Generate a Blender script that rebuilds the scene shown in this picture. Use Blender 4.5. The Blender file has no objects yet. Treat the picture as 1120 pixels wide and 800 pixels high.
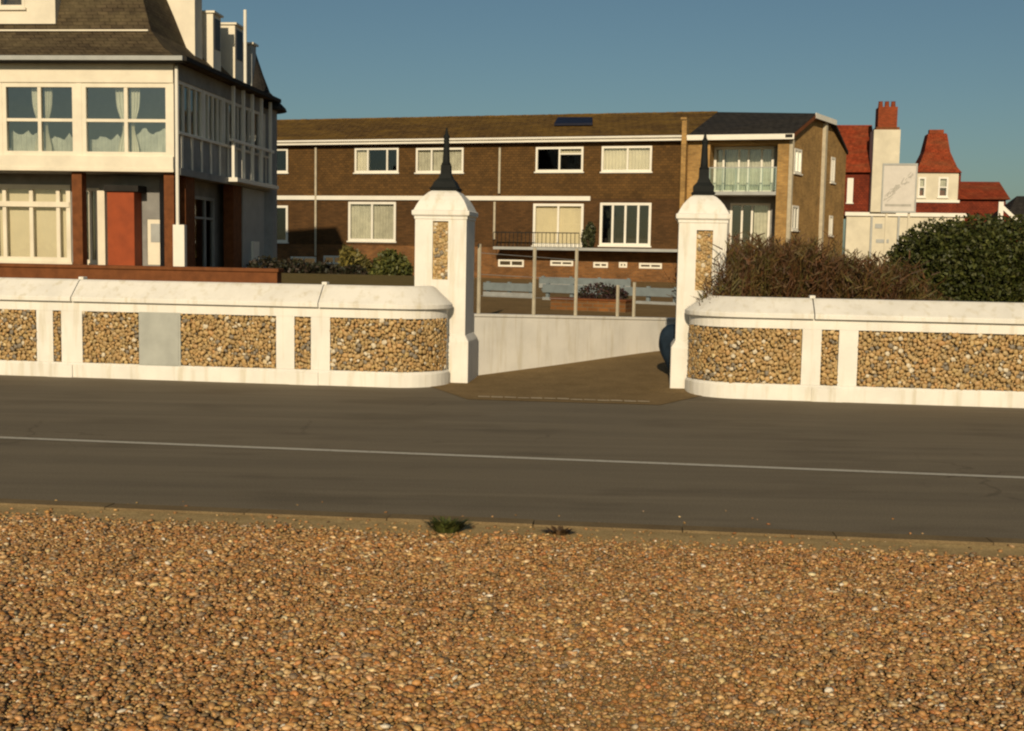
import bpy, bmesh, math, random
import numpy as np
from mathutils import Matrix, Vector, noise as mnoise
random.seed(7); rng = np.random.default_rng(7)
R = math.radians
scene = bpy.context.scene
COL = scene.collection

# ------------------------------------------------------------ camera, sky, sun, exposure
FPX, CX, CY, EYE = 1290.0, 560.0, 400.0, 1.7          # photograph: 1120 x 800
PITCH, ROLL = math.atan(120 / FPX), R(1.03)
CAM = (Matrix.Rotation(math.pi / 2 - PITCH, 4, 'X') @ Matrix.Rotation(ROLL, 4, 'Z'))
cam_d = bpy.data.cameras.new('camera'); cam = bpy.data.objects.new('camera', cam_d); COL.objects.link(cam)
cam.matrix_world = Matrix.Translation((0, 0, EYE)) @ CAM
cam_d.sensor_width = 36; cam_d.lens = 36 * FPX / 1120; cam_d.clip_end = 3000; cam_d.clip_start = 0.05
scene.camera = cam

SUN = Vector((-0.10, -0.92, 0.37)).normalized()
EL = math.asin(SUN.z); AZ = math.atan2(SUN.x, SUN.y)
w = bpy.data.worlds.new('World'); scene.world = w; w.use_nodes = True
nt = w.node_tree; nt.nodes.clear()
wo = nt.nodes.new('ShaderNodeOutputWorld'); bg = nt.nodes.new('ShaderNodeBackground'); sk = nt.nodes.new('ShaderNodeTexSky')
sk.sky_type = 'NISHITA'; sk.sun_disc = False; sk.sun_elevation = EL; sk.sun_rotation = AZ
sk.air_density = 1.0; sk.dust_density = 1.1; sk.ozone_density = 1.5
tint = nt.nodes.new('ShaderNodeMix'); tint.data_type = 'RGBA'; tint.blend_type = 'MULTIPLY'; tint.inputs[0].default_value = 1
tint.inputs[7].default_value = (0.74, 0.88, 0.86, 1)
nt.links.new(sk.outputs[0], tint.inputs[6]); nt.links.new(tint.outputs[2], bg.inputs[0]); nt.links.new(bg.outputs[0], wo.inputs[0])
bg.inputs[1].default_value = 0.05
sun_d = bpy.data.lights.new('sun', 'SUN'); sun_d.energy = 4.0; sun_d.angle = R(0.6); sun_d.color = (1.0, 0.82, 0.56)
sun = bpy.data.objects.new('sun', sun_d); COL.objects.link(sun)
sun.rotation_euler = SUN.to_track_quat('Z', 'Y').to_euler(); sun.location = (-20, -50, 40)
scene.view_settings.view_transform = 'Standard'; scene.view_settings.look = 'None'
scene.view_settings.exposure = 0.05; scene.view_settings.gamma = 1.0
scene.render.engine = 'CYCLES'
scene.cycles.pixel_filter_type = 'BLACKMAN_HARRIS'; scene.cycles.filter_width = 2.2
scene.cycles.max_bounces = 8; scene.cycles.transparent_max_bounces = 16

# ------------------------------------------------------------ measuring helpers (pixel of the photo -> point on a real plane)
def ray(x, y): return CAM.to_3x3() @ Vector(((x - CX) / FPX, -(y - CY) / FPX, -1))
def ground(x, y, z=0.0):
    d = ray(x, y); t = (z - EYE) / d.z; return Vector((d.x * t, d.y * t, z))
def at_depth(x, y, dist):
    d = ray(x, y); t = dist / d.y; return Vector((d.x * t, dist, EYE + d.z * t))
class Frame:                      # vertical plane: x runs right along it, y runs into it
    def __init__(s, o, th):
        s.O = Vector((o[0], o[1])); s.th = th
        s.u = Vector((math.cos(th), -math.sin(th))); s.i = Vector((math.sin(th), math.cos(th)))
    def px(s, x, y, v=0.0):
        d = ray(x, y); d2 = Vector((d.x, d.y)); t = (s.O + s.i * v).dot(s.i) / d2.dot(s.i)
        return (d2 * t - s.O).dot(s.u), EYE + d.z * t
    def rect(s, x0, y0, x1, y1, v=0.0):
        a = s.px(x0, (y0 + y1) / 2, v)[0]; b = s.px(x1, (y0 + y1) / 2, v)[0]
        m = (x0 + x1) / 2; return a, b, s.px(m, y1, v)[1], s.px(m, y0, v)[1]
    def world(s, u, v=0.0, z=0.0):
        p = s.O + s.u * u + s.i * v; return Vector((p.x, p.y, z))
    def local(s, p):
        q = Vector((p[0], p[1])) - s.O; return q.dot(s.u), q.dot(s.i)

# ------------------------------------------------------------ mesh helpers
class MB:
    def __init__(s, ox=0, oy=0, ang=0): s.v = []; s.f = []; s.o = (ox, oy); s.c, s.s = math.cos(ang), math.sin(ang); s.col = []
    def add(s, vs, fs):
        n = len(s.v)
        for (x, y, z) in vs: s.v.append((s.o[0] + x * s.c - y * s.s, s.o[1] + x * s.s + y * s.c, z))
        for f in fs: s.f.append(tuple(i + n for i in f))
        return s
    def box(s, x0, x1, y0, y1, z0, z1):
        return s.add([(x0, y0, z0), (x1, y0, z0), (x1, y1, z0), (x0, y1, z0), (x0, y0, z1), (x1, y0, z1), (x1, y1, z1), (x0, y1, z1)],
              [(0, 3, 2, 1), (4, 5, 6, 7), (0, 1, 5, 4), (1, 2, 6, 5), (2, 3, 7, 6), (3, 0, 4, 7)])
    def rings(s, rings, cap=True, closed=True):
        n = len(rings[0]); vs = [p for r in rings for p in r]; fs = []
        for k in range(len(rings) - 1):
            for j in range(n if closed else n - 1):
                a = k * n + j; b = k * n + (j + 1) % n; fs.append((a, b, b + n, a + n))
        if cap: fs.append(tuple(reversed(range(n)))); fs.append(tuple(range((len(rings) - 1) * n, len(rings) * n)))
        return s.add(vs, fs)
    def square_loft(s, cx, cy, levels):        # levels: (half width, z)
        return s.rings([[(cx - h, cy - h, z), (cx + h, cy - h, z), (cx + h, cy + h, z), (cx - h, cy + h, z)] for h, z in levels])
    def round_loft(s, cx, cy, levels, n=12):
        return s.rings([[(cx + r * math.cos(2 * math.pi * k / n), cy + r * math.sin(2 * math.pi * k / n), z) for k in range(n)] for r, z in levels])
    def tube(s, p, q, r0, r1=None, n=7):
        r1 = r0 if r1 is None else r1; p = Vector(p); q = Vector(q); d = (q - p).normalized()
        a = d.orthogonal().normalized(); b = d.cross(a)
        return s.rings([[tuple(c + (a * math.cos(2 * math.pi * k / n) + b * math.sin(2 * math.pi * k / n)) * r) for k in range(n)] for c, r in ((p, r0), (q, r1))])
    def sweep(s, path, prof, cap=True):        # path: (x, y, nx, ny) outward normal; prof: (outward offset, z)
        return s.rings([[(x + nx * o, y + ny * o, z) for o, z in prof] for x, y, nx, ny in path], cap)
    def build(s, name, mat, parent=None, smooth=False, loc=None, bevel=0):
        me = bpy.data.meshes.new(name); me.from_pydata(s.v, [], s.f)
        bm = bmesh.new(); bm.from_mesh(me); bmesh.ops.recalc_face_normals(bm, faces=bm.faces); bm.to_mesh(me); bm.free()
        if s.col and len(s.col) == len(me.polygons):
            at = me.attributes.new('col', 'FLOAT_COLOR', 'FACE'); at.data.foreach_set('color', np.array(s.col, dtype=np.float32).ravel())
        me.materials.append(mat)
        if smooth: me.polygons.foreach_set('use_smooth', [True] * len(me.polygons))
        o = bpy.data.objects.new(name, me); COL.objects.link(o)
        if parent: o.parent = parent
        if loc: o.location = loc
        if bevel:
            b = o.modifiers.new('bevel', 'BEVEL'); b.width = bevel; b.segments = 2; b.limit_method = 'ANGLE'
        return o
def tag(o, label=None, cat=None, group=None, kind=None):
    for k, v in (('label', label), ('category', cat), ('group', group), ('kind', kind)):
        if v: o[k] = v
    return o
def thing(name, label, cat, loc, rz=0.0, group=None):
    o = bpy.data.objects.new(name, None); COL.objects.link(o); o.location = loc; o.rotation_euler = (0, 0, rz)
    o.empty_display_size = 0.3
    return tag(o, label, cat, group)
def wall_face(mb, x0, x1, z0, z1, holes, y=0.0, depth=0.18):
    xs = sorted({x0, x1, *[h[0] for h in holes], *[h[1] for h in holes]}); zs = sorted({z0, z1, *[h[2] for h in holes], *[h[3] for h in holes]})
    xs = [x for x in xs if x0 <= x <= x1]; zs = [z for z in zs if z0 <= z <= z1]
    for a, b in zip(xs, xs[1:]):
        for c, d in zip(zs, zs[1:]):
            m, n = (a + b) / 2, (c + d) / 2
            if not any(h[0] < m < h[1] and h[2] < n < h[3] for h in holes):
                mb.add([(a, y, c), (b, y, c), (b, y, d), (a, y, d)], [(0, 1, 2, 3)])
    for a, b, c, d in holes:
        mb.add([(a, y, c), (b, y, c), (b, y, d), (a, y, d), (a, y + depth, c), (b, y + depth, c), (b, y + depth, d), (a, y + depth, d)],
               [(0, 1, 5, 4), (1, 2, 6, 5), (2, 3, 7, 6), (3, 0, 4, 7)])
def ico(sub):
    bm = bmesh.new(); bmesh.ops.create_icosphere(bm, subdivisions=sub, radius=1)
    v = np.array([p.co[:] for p in bm.verts], dtype=np.float32); f = np.array([[x.index for x in q.verts] for q in bm.faces], dtype=np.int32); bm.free()
    return v, f
def big_mesh(name, verts, faces, mat, parent=None, cols=None, smooth=True):   # numpy arrays, faces all of one size
    me = bpy.data.meshes.new(name); k = faces.shape[1]
    me.vertices.add(len(verts)); me.vertices.foreach_set('co', verts.astype(np.float32).ravel())
    me.loops.add(faces.size); me.loops.foreach_set('vertex_index', faces.astype(np.int32).ravel())
    me.polygons.add(len(faces)); me.polygons.foreach_set('loop_start', np.arange(len(faces), dtype=np.int32) * k)
    if smooth: me.polygons.foreach_set('use_smooth', np.ones(len(faces), dtype=bool))
    me.update(calc_edges=True)
    if cols is not None:
        at = me.attributes.new('col', 'FLOAT_COLOR', 'FACE'); at.data.foreach_set('color', cols.astype(np.float32).ravel())
    me.materials.append(mat); o = bpy.data.objects.new(name, me); COL.objects.link(o)
    if parent: o.parent = parent
    return o
def rot_mats(n):
    q = rng.normal(size=(n, 4)); q /= np.linalg.norm(q, axis=1)[:, None]; a, b, c, d = q.T
    return np.stack([1 - 2 * (c * c + d * d), 2 * (b * c - d * a), 2 * (b * d + c * a), 2 * (b * c + d * a), 1 - 2 * (b * b + d * d), 2 * (c * d - b * a),
                     2 * (b * d - c * a), 2 * (c * d + b * a), 1 - 2 * (b * b + c * c)], 1).reshape(n, 3, 3)
STONES = np.array([[.36, .20, .085], [.30, .15, .05], [.42, .27, .13], [.50, .36, .21], [.25, .13, .06], [.30, .25, .19], [.20, .19, .17], [.40, .17, .06],
                   [.60, .49, .33], [.13, .09, .06], [.34, .23, .10], [.70, .62, .50], [.16, .12, .09]])
STONE_P = np.array([.20, .15, .17, .11, .09, .035, .022, .06, .045, .025, .07, .012, .025]); STONE_P /= STONE_P.sum()
def stone_colours(n):
    c = (STONES[rng.choice(len(STONES), n, p=STONE_P)] * .80 + np.array([.40, .250, .105]) * .20) * rng.uniform(.66, 1.28, (n, 1)) * rng.uniform(.94, 1.06, (n, 3)) * np.array([1.01, .92, .76])
    return np.concatenate([c, np.ones((n, 1))], 1)

# ------------------------------------------------------------ materials
MATS = {}
class NT:
    def __init__(s, name, rough=0.8, spec=0.3):
        s.m = bpy.data.materials.new(name); s.m.use_nodes = True; s.t = s.m.node_tree; s.b = s.t.nodes['Principled BSDF']
        s.b.inputs['Roughness'].default_value = rough; s.b.inputs['Specular IOR Level'].default_value = spec; MATS[name] = s.m
    def n(s, typ, **kw):
        o = s.t.nodes.new(typ)
        for k, v in kw.items():
            if isinstance(k, str) and k.startswith('i_'): o.inputs[k[2:]].default_value = v
            else: setattr(o, k, v)
        return o
    def l(s, a, b): s.t.links.new(a, b)
    def coords(s, scale=(1, 1, 1), fold=False):
        c = s.n('ShaderNodeTexCoord').outputs['Object']
        if fold:       # x + y along a wall, z upwards
            sp = s.n('ShaderNodeSeparateXYZ'); s.l(c, sp.inputs[0]); ad = s.n('ShaderNodeMath'); s.l(sp.outputs[0], ad.inputs[0]); s.l(sp.outputs[1], ad.inputs[1])
            cb = s.n('ShaderNodeCombineXYZ'); s.l(ad.outputs[0], cb.inputs[0]); s.l(sp.outputs[2], cb.inputs[1]); c = cb.outputs[0]
        m = s.n('ShaderNodeMapping'); m.inputs['Scale'].default_value = scale; s.l(c, m.inputs[0]); return m.outputs[0]
    def noise(s, vec, scale, detail=4, rough=.6):
        o = s.n('ShaderNodeTexNoise'); o.inputs['Scale'].default_value = scale; o.inputs['Detail'].default_value = detail; o.inputs['Roughness'].default_value = rough
        s.l(vec, o.inputs['Vector']); return o.outputs['Fac']
    def ramp(s, fac, stops):
        o = s.n('ShaderNodeValToRGB'); e = o.color_ramp.elements
        while len(e) < len(stops): e.new(.5)
        for k, (p, c) in enumerate(stops): e[k].position = p; e[k].color = (*c, 1)
        s.l(fac, o.inputs[0]); return o.outputs[0]
    def mul(s, a, b, fac=1.0, typ='MULTIPLY'):
        o = s.n('ShaderNodeMix', data_type='RGBA', blend_type=typ); o.inputs[0].default_value = fac
        s.l(a, o.inputs[6]); s.l(b, o.inputs[7]); return o.outputs[2]
    def bump(s, h, strength=.4, dist=.01):
        o = s.n('ShaderNodeBump'); o.inputs['Strength'].default_value = strength; o.inputs['Distance'].default_value = dist
        s.l(h, o.inputs['Height']); s.l(o.outputs[0], s.b.inputs['Normal'])
    def colour(s, c): s.l(c, s.b.inputs['Base Color']); return s.m
def plain(name, col, rough=.7, var=.25, scale=3.0, spec=.3, bump=0.0, metal=0.0):
    t = NT(name, rough, spec); v = t.coords(); f = t.noise(v, scale)
    lo = tuple(c * (1 - var) for c in col); hi = tuple(min(1, c * (1 + var)) for c in col)
    t.colour(t.ramp(f, [(.3, lo), (.7, hi)])); t.b.inputs['Metallic'].default_value = metal
    if bump: t.bump(t.noise(v, scale * 12), bump, .004)
    return t.m
def paint(name, col, dirt=.16):
    t = NT(name, .65, .25); v = t.coords()
    a = t.ramp(t.noise(v, 2.2, 6), [(.25, tuple(c * (1 - dirt) for c in col)), (.6, col)])
    vs = t.coords((9, 9, .9)); st = t.ramp(t.noise(vs, 1.0, 5), [(.30, (.80, .76, .66)), (.48, (1, 1, 1))])
    rs_ = t.ramp(t.noise(t.coords((16, 16, 1.1)), 1.0, 4, .7), [(.66, (1, 1, 1)), (.80, (.80, .66, .46))])
    sp_ = t.ramp(t.noise(v, 26, 4, .75), [(.66, (1, 1, 1)), (.74, (.70, .64, .53))])
    t.bump(t.noise(v, 34, 5, .7), .45, .005)
    return t.colour(t.mul(t.mul(t.mul(a, st, .8), rs_, .55), sp_, .6))
def brick(name, c1, c2, mortar, w=.225, h=.075, mort=.012, blotch=.45, fold=True, bump=.5, scale2=1.3):
    t = NT(name, .85, .15); v = t.coords(fold=fold)
    b = t.n('ShaderNodeTexBrick'); b.inputs['Scale'].default_value = 1; b.inputs['Brick Width'].default_value = w; b.inputs['Row Height'].default_value = h
    b.inputs['Mortar Size'].default_value = mort; b.inputs['Mortar Smooth'].default_value = .3; b.inputs['Bias'].default_value = 0
    b.inputs['Color1'].default_value = (*c1, 1); b.inputs['Color2'].default_value = (*c2, 1); b.inputs['Mortar'].default_value = (*mortar, 1); t.l(v, b.inputs['Vector'])
    n = t.ramp(t.noise(v, scale2, 6, .65), [(.3, (1 - blotch,) * 3), (.7, (1 + blotch * .6, 1 + blotch * .5, 1 + blotch * .35))])
    inv = t.n('ShaderNodeMath', operation='SUBTRACT'); inv.inputs[0].default_value = 1; t.l(b.outputs['Fac'], inv.inputs[1]); t.bump(inv.outputs[0], bump, .01)
    return t.colour(t.mul(b.outputs['Color'], n))
def roof_mat(name, c1, c2, moss, mossamt=.5, row=.12, zk=2.0):
    t = NT(name, .85, .12); c = t.n('ShaderNodeTexCoord').outputs['Object']
    sp = t.n('ShaderNodeSeparateXYZ'); t.l(c, sp.inputs[0]); ad = t.n('ShaderNodeMath'); t.l(sp.outputs[0], ad.inputs[0]); t.l(sp.outputs[1], ad.inputs[1])
    mz = t.n('ShaderNodeMath', operation='MULTIPLY'); mz.inputs[1].default_value = zk; t.l(sp.outputs[2], mz.inputs[0])
    cb = t.n('ShaderNodeCombineXYZ'); t.l(ad.outputs[0], cb.inputs[0]); t.l(mz.outputs[0], cb.inputs[1])
    b = t.n('ShaderNodeTexBrick'); b.inputs['Scale'].default_value = 1; b.inputs['Brick Width'].default_value = .3; b.inputs['Row Height'].default_value = row * 1.6
    b.inputs['Mortar Size'].default_value = .015; b.inputs['Color1'].default_value = (*c1, 1); b.inputs['Color2'].default_value = (*c2, 1)
    b.inputs['Mortar'].default_value = (*[q * .35 for q in c1], 1); t.l(cb.outputs[0], b.inputs['Vector'])
    f = t.ramp(t.noise(t.coords((.5, .5, 2.2)), 1.1, 6, .7), [(.42, (0, 0, 0)), (.66, (mossamt,) * 3)])
    o = t.n('ShaderNodeMix', data_type='RGBA'); t.l(f, o.inputs[0]); t.l(b.outputs['Color'], o.inputs[6]); o.inputs[7].default_value = (*moss, 1)
    inv = t.n('ShaderNodeMath', operation='SUBTRACT'); inv.inputs[0].default_value = 1; t.l(b.outputs['Fac'], inv.inputs[1]); t.bump(inv.outputs[0], .5, .02)
    n = t.ramp(t.noise(t.coords(), 3.5, 5), [(.3, (.7,) * 3), (.7, (1.25,) * 3)])
    return t.colour(t.mul(o.outputs[2], n))
def attr_mat(name, rough=.6, spec=.35, bump=0.0, bscale=60, trans=0.0):
    t = NT(name, rough, spec); a = t.n('ShaderNodeAttribute', attribute_name='col'); t.l(a.outputs['Color'], t.b.inputs['Base Color'])
    v = t.coords(); n = t.ramp(t.noise(v, bscale, 3), [(.3, (.72,) * 3), (.7, (1.22,) * 3)]); t.colour(t.mul(a.outputs['Color'], n))
    if bump: t.bump(t.noise(v, bscale * 1.5), bump, .004)
    return t.m
def glass_mat(name, tint=(.75, .85, .82), refl=.10):
    t = NT(name); t.t.nodes.remove(t.b); out = t.t.nodes['Material Output']
    tr = t.n('ShaderNodeBsdfTransparent'); tr.inputs[0].default_value = (*tint, 1); gl = t.n('ShaderNodeBsdfGlossy'); gl.inputs['Roughness'].default_value = .03
    gl.inputs['Color'].default_value = (.9, .95, .95, 1); fr = t.n('ShaderNodeFresnel'); fr.inputs[0].default_value = 1.5
    ad = t.n('ShaderNodeMath', operation='ADD'); ad.inputs[1].default_value = refl; t.l(fr.outputs[0], ad.inputs[0]); mx = t.n('ShaderNodeMixShader')
    t.l(ad.outputs[0], mx.inputs[0]); t.l(tr.outputs[0], mx.inputs[1]); t.l(gl.outputs[0], mx.inputs[2]); t.l(mx.outputs[0], out.inputs[0])
    # slightly uneven panes
    nz = t.noise(t.coords(), 1.4, 2); bp = t.n('ShaderNodeBump'); bp.inputs['Strength'].default_value = .06; bp.inputs['Distance'].default_value = .05; t.l(nz, bp.inputs['Height']); t.l(bp.outputs[0], gl.inputs['Normal'])
    return t.m

M_WHITE = paint('white_masonry_paint', (.755, .73, .675))
M_TRIM = plain('white_trim', (.74, .71, .63), .5, .06, 1.5)
M_CREAM = plain('cream_trim', (.70, .64, .52), .6, .1, 1.5)
M_GREYTRIM = plain('grey_trim', (.34, .35, .34), .6, .12, 2)
M_MORTAR = plain('lime_mortar', (.46, .34, .175), .95, .3, 9, .1, .5)
M_FLINT = attr_mat('flint_stone', .55, .4)
M_PEBBLE = attr_mat('pebble_stone', .5, .4)
M_LEAF = attr_mat('leaf', .55, .3, 0, 8)
M_BARK = plain('bark', (.10, .065, .04), .9, .3, 8)
M_IRON = plain('black_iron', (.010, .0115, .011), .75, .3, 6, .2)
M_GALV = plain('galvanised_steel', (.36, .37, .36), .5, .15, 5, .4, 0, .3)
M_RAIL = plain('blue_grey_paint', (.17, .20, .21), .5, .15, 4)
M_HATCH = plain('grey_hatch_paint', (.36, .37, .34), .55, .12, 3.5)
M_POST = plain('pale_post', (.45, .40, .30), .7, .15, 5)
M_BRWALL = brick('brown_hung_tiles', (.125, .066, .021), (.082, .045, .016), (.055, .033, .013), .20, .11, .010, .28)
M_BRWALL2 = brick('brown_brickwork', (.110, .054, .020), (.070, .036, .014), (.06, .038, .018), .225, .075, .010, .28)
M_GABLE = brick('yellow_brown_brick', (.42, .25, .085), (.29, .165, .055), (.31, .22, .105), .225, .075, .012, .35)
M_ORBRICK = brick('orange_brick', (.23, .100, .032), (.14, .062, .022), (.17, .11, .06), .225, .075, .012, .4)
M_REDBRICK = brick('red_brick', (.30, .060, .020), (.21, .045, .016), (.15, .06, .03), .225, .075, .010, .25)
M_REDTILE = roof_mat('red_clay_tiles', (.30, .052, .018), (.20, .034, .013), (.17, .07, .03), .55)
M_REDHUNG = brick('red_hung_tiles', (.21, .038, .016), (.14, .026, .012), (.06, .014, .010), .18, .11, .010, .35)
M_DKTILE = roof_mat('dark_brown_tiles', (.085, .062, .036), (.052, .038, .024), (.12, .095, .050), .6)
M_OCTILE = roof_mat('mossy_ochre_tiles', (.135, .078, .022), (.090, .050, .015), (.20, .115, .022), .65, .12, 3.2)
M_SLATE = roof_mat('grey_slates', (.038, .034, .030), (.028, .026, .024), (.05, .04, .03), .3, .12, 3.2)
M_BROWNPOST = plain('brown_brick_post', (.150, .052, .017), .8, .25, 6, .2, .3)
M_REDDOOR = plain('red_brown_boards', (.27, .052, .012), .7, .15, 3)
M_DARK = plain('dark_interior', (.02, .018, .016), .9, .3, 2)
M_GREYWALL = plain('grey_render', (.23, .225, .215), .85, .2, 2)
M_SIDE = plain('blue_grey_boarding', (.26, .265, .26), .8, .2, 2)
M_CURTAIN = plain('pale_curtain', (.64, .59, .47), .9, .10, 2)
M_NET = plain('net_curtain', (.50, .48, .40), .95, .2, 3)
M_BLIND = plain('cream_blind', (.66, .58, .42), .9, .05, 2)
M_GLASS = glass_mat('window_glass', (.90, .91, .88), .06)
M_GLASSREF = glass_mat('gallery_glass', (.82, .88, .87), .15)
M_GLASSGREEN = glass_mat('green_balcony_glass', (.90, .95, .92), .05)
M_TARP = plain('dark_blue_tarpaulin', (.012, .022, .036), .85, .35, 5, .15)
M_SOLAR = plain('dark_blue_panel', (.008, .009, .022), .5, .3, 3, .2)
M_SIGN = plain('white_board', (.55, .52, .48), .6, .06, 3)
M_SIGNMARK = plain('grey_lettering', (.36, .345, .31), .7, .15, 3)
M_CREAMWALL = plain('cream_render', (.60, .55, .43), .85, .12, 1.2, .2, .15)

def asphalt():
    t = NT('worn_asphalt', .82, .25); v = t.coords()
    a = t.ramp(t.noise(t.coords((.22, 1.6, 1)), 1.3, 6, .65), [(.28, (.135, .113, .079)), (.72, (.180, .150, .104))])
    st = t.ramp(t.noise(t.coords((.05, 5, 1)), 1.2, 4), [(.35, (.90, .89, .87)), (.65, (1.07, 1.06, 1.04))])
    g = t.ramp(t.noise(v, 85, 3, .8), [(.32, (.62, .62, .62)), (.68, (1.42, 1.40, 1.36))])
    pt = t.ramp(t.noise(t.coords((.6, 1.6, 1)), .9, 3), [(.36, (.84, .83, .82)), (.46, (1, 1, 1))])
    t.bump(t.noise(v, 240, 2), .5, .004)
    vo = t.n('ShaderNodeTexVoronoi', feature='DISTANCE_TO_EDGE'); vo.inputs['Scale'].default_value = .55
    wv = t.n('ShaderNodeMix', data_type='RGBA', blend_type='LINEAR_LIGHT'); wv.inputs[0].default_value = .18; t.l(v, wv.inputs[6])
    nz = t.n('ShaderNodeTexNoise'); nz.inputs['Scale'].default_value = 3; t.l(v, nz.inputs['Vector']); t.l(nz.outputs['Color'], wv.inputs[7]); t.l(wv.outputs[2], vo.inputs['Vector'])
    ck = t.ramp(vo.outputs['Distance'], [(.004, (.74, .73, .71)), (.009, (1, 1, 1))]); gate = t.ramp(t.noise(v, .35, 2), [(.56, (0, 0, 0)), (.62, (1, 1, 1))])
    cm = t.n('ShaderNodeMix', data_type='RGBA', blend_type='MULTIPLY'); t.l(gate, cm.inputs[0]); t.l(t.mul(t.mul(t.mul(a, g), st), pt), cm.inputs[6]); t.l(ck, cm.inputs[7])
    return t.colour(cm.outputs[2])
M_ROAD = asphalt()
def sandy(name, lo, hi, s=6.0, grain=120):
    t = NT(name, .95, .1); v = t.coords(); a = t.ramp(t.noise(v, s, 6, .7), [(.3, lo), (.7, hi)])
    g = t.ramp(t.noise(v, grain, 2), [(.3, (.75,) * 3), (.7, (1.25,) * 3)]); t.bump(t.noise(v, grain, 3), .6, .006)
    return t.colour(t.mul(a, g))
M_KERB = sandy('kerb_concrete', (.15, .105, .055), (.22, .16, .085), 3)
M_SAND = sandy('sandy_grit', (.28, .195, .085), (.42, .30, .145), 8, 70)
M_DRIVE = sandy('brown_drive_surface', (.160, .108, .048), (.230, .158, .075), 2.2, 45)
M_GARDEN = sandy('dry_lawn', (.110, .085, .026), (.165, .115, .040), 2.5, 30)
M_EARTH = sandy('earth', (.08, .055, .03), (.12, .085, .045), 2)
M_GRAVEL = sandy('tan_gravel', (.150, .095, .036), (.235, .150, .062), 1.2, 25)
M_SETTS = sandy('pale_threshold_stone', (.32, .26, .17), (.48, .40, .28), 7, 60)
def shingle():
    t = NT('shingle', .6, .3); v = t.coords((1, 1, .6)); vo = t.n('ShaderNodeTexVoronoi'); vo.inputs['Scale'].default_value = 30; t.l(v, vo.inputs['Vector'])
    sp = t.n('ShaderNodeSeparateColor'); t.l(vo.outputs['Color'], sp.inputs[0])
    st = [(0, (.12, .08, .05)), (.2, (.30, .16, .06)), (.4, (.36, .21, .09)), (.6, (.42, .28, .14)), (.8, (.27, .21, .15)), (.97, (.58, .48, .34))]
    c = t.ramp(sp.outputs[0], st); e = t.ramp(vo.outputs['Distance'], [(.0, (1, 1, 1)), (.6, (.6, .6, .6))])
    inv = t.n('ShaderNodeMath', operation='SUBTRACT'); inv.inputs[0].default_value = 1; t.l(vo.outputs['Distance'], inv.inputs[1]); t.bump(inv.outputs[0], 1.0, .02)
    return t.colour(c)
M_SHINGLE = shingle()
def worn_line():
    t = NT('worn_white_line', .7, .2); v = t.coords()
    a = t.ramp(t.noise(v, 30, 5, .75), [(.32, (.20, .17, .125)), (.46, (.47, .44, .37))]); return t.colour(a)
M_LINE = worn_line()

# ------------------------------------------------------------ the ground
W = Frame((-2.59, 15.1), R(7.2))                      # front of the boundary wall
kl, kr = ground(0, 553), ground(1120, 598)            # road edge on the beach side
kd = (kr - kl).normalized(); kn = Vector((-kd.y, kd.x, 0))       # kn points to the road
def kp(s, off, z): q = kl + kd * s + kn * off; return (q.x, q.y, z)
def sheet(name, pts, mat, kind='structure'):
    o = MB().add([tuple(p) for p in pts], [tuple(range(len(pts)))]).build(name, mat); return tag(o, kind=kind)
sheet('ground', [(-900, -900, -.30), (900, -900, -.30), (900, 900, -.30), (-900, 900, -.30)], M_EARTH)
# road sheet between the kerb and the wall (runs a little under the wall and into the gateway)
a0, a1 = W.world(-70, .25), W.world(80, .25)
mb = MB(); N = 60
for k in range(N):
    for j in range(1):
        s0, s1 = k / N, (k + 1) / N
        p0 = a0.lerp(a1, s0); p1 = a0.lerp(a1, s1); q0 = kp(-68 + 148 * s0, 0, 0); q1 = kp(-68 + 148 * s1, 0, 0)
        mb.add([q0, q1, (p1.x, p1.y, 0), (p0.x, p0.y, 0)], [(0, 1, 2, 3)])
tag(mb.build('road', M_ROAD), kind='structure')
ll, lr = ground(0, 479), ground(1120, 523); ld = (lr - ll).normalized(); ln = Vector((-ld.y, ld.x, 0))
def lp(s, off): q = ll + ld * s + ln * off; return (q.x, q.y, .004)
tag(MB().add([lp(-60, -.045), lp(70, -.045), lp(70, .045), lp(-60, .045)], [(0, 1, 2, 3)]).build('painted_line', M_LINE), kind='structure')
# low concrete edging between road and beach
mb = MB(); q_ = -66.0
while q_ < 78:
    a_, b_ = q_ + .003, q_ + .912; h_ = random.uniform(-.003, .003); t_ = random.uniform(-.003, .003); q_ += .915
    mb.add([kp(a_, t_, -.05), kp(b_, t_, -.05), kp(b_, t_ - .012, .05 + h_), kp(a_, t_ - .012, .05 + h_), kp(b_, t_ - .165, .055 + h_), kp(a_, t_ - .165, .055 + h_), kp(b_, t_ - .165, -.05), kp(a_, t_ - .165, -.05)],
           [(0, 1, 2, 3), (3, 2, 4, 5), (5, 4, 6, 7), (0, 3, 5, 7), (1, 6, 4, 2)])
tag(mb.build('kerb', M_KERB), kind='structure')
sheet('road_gutter', [kp(-66, .0, .003), kp(78, .0, .003), kp(78, .16, .003), kp(-66, .16, .003)], M_KERB)
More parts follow.
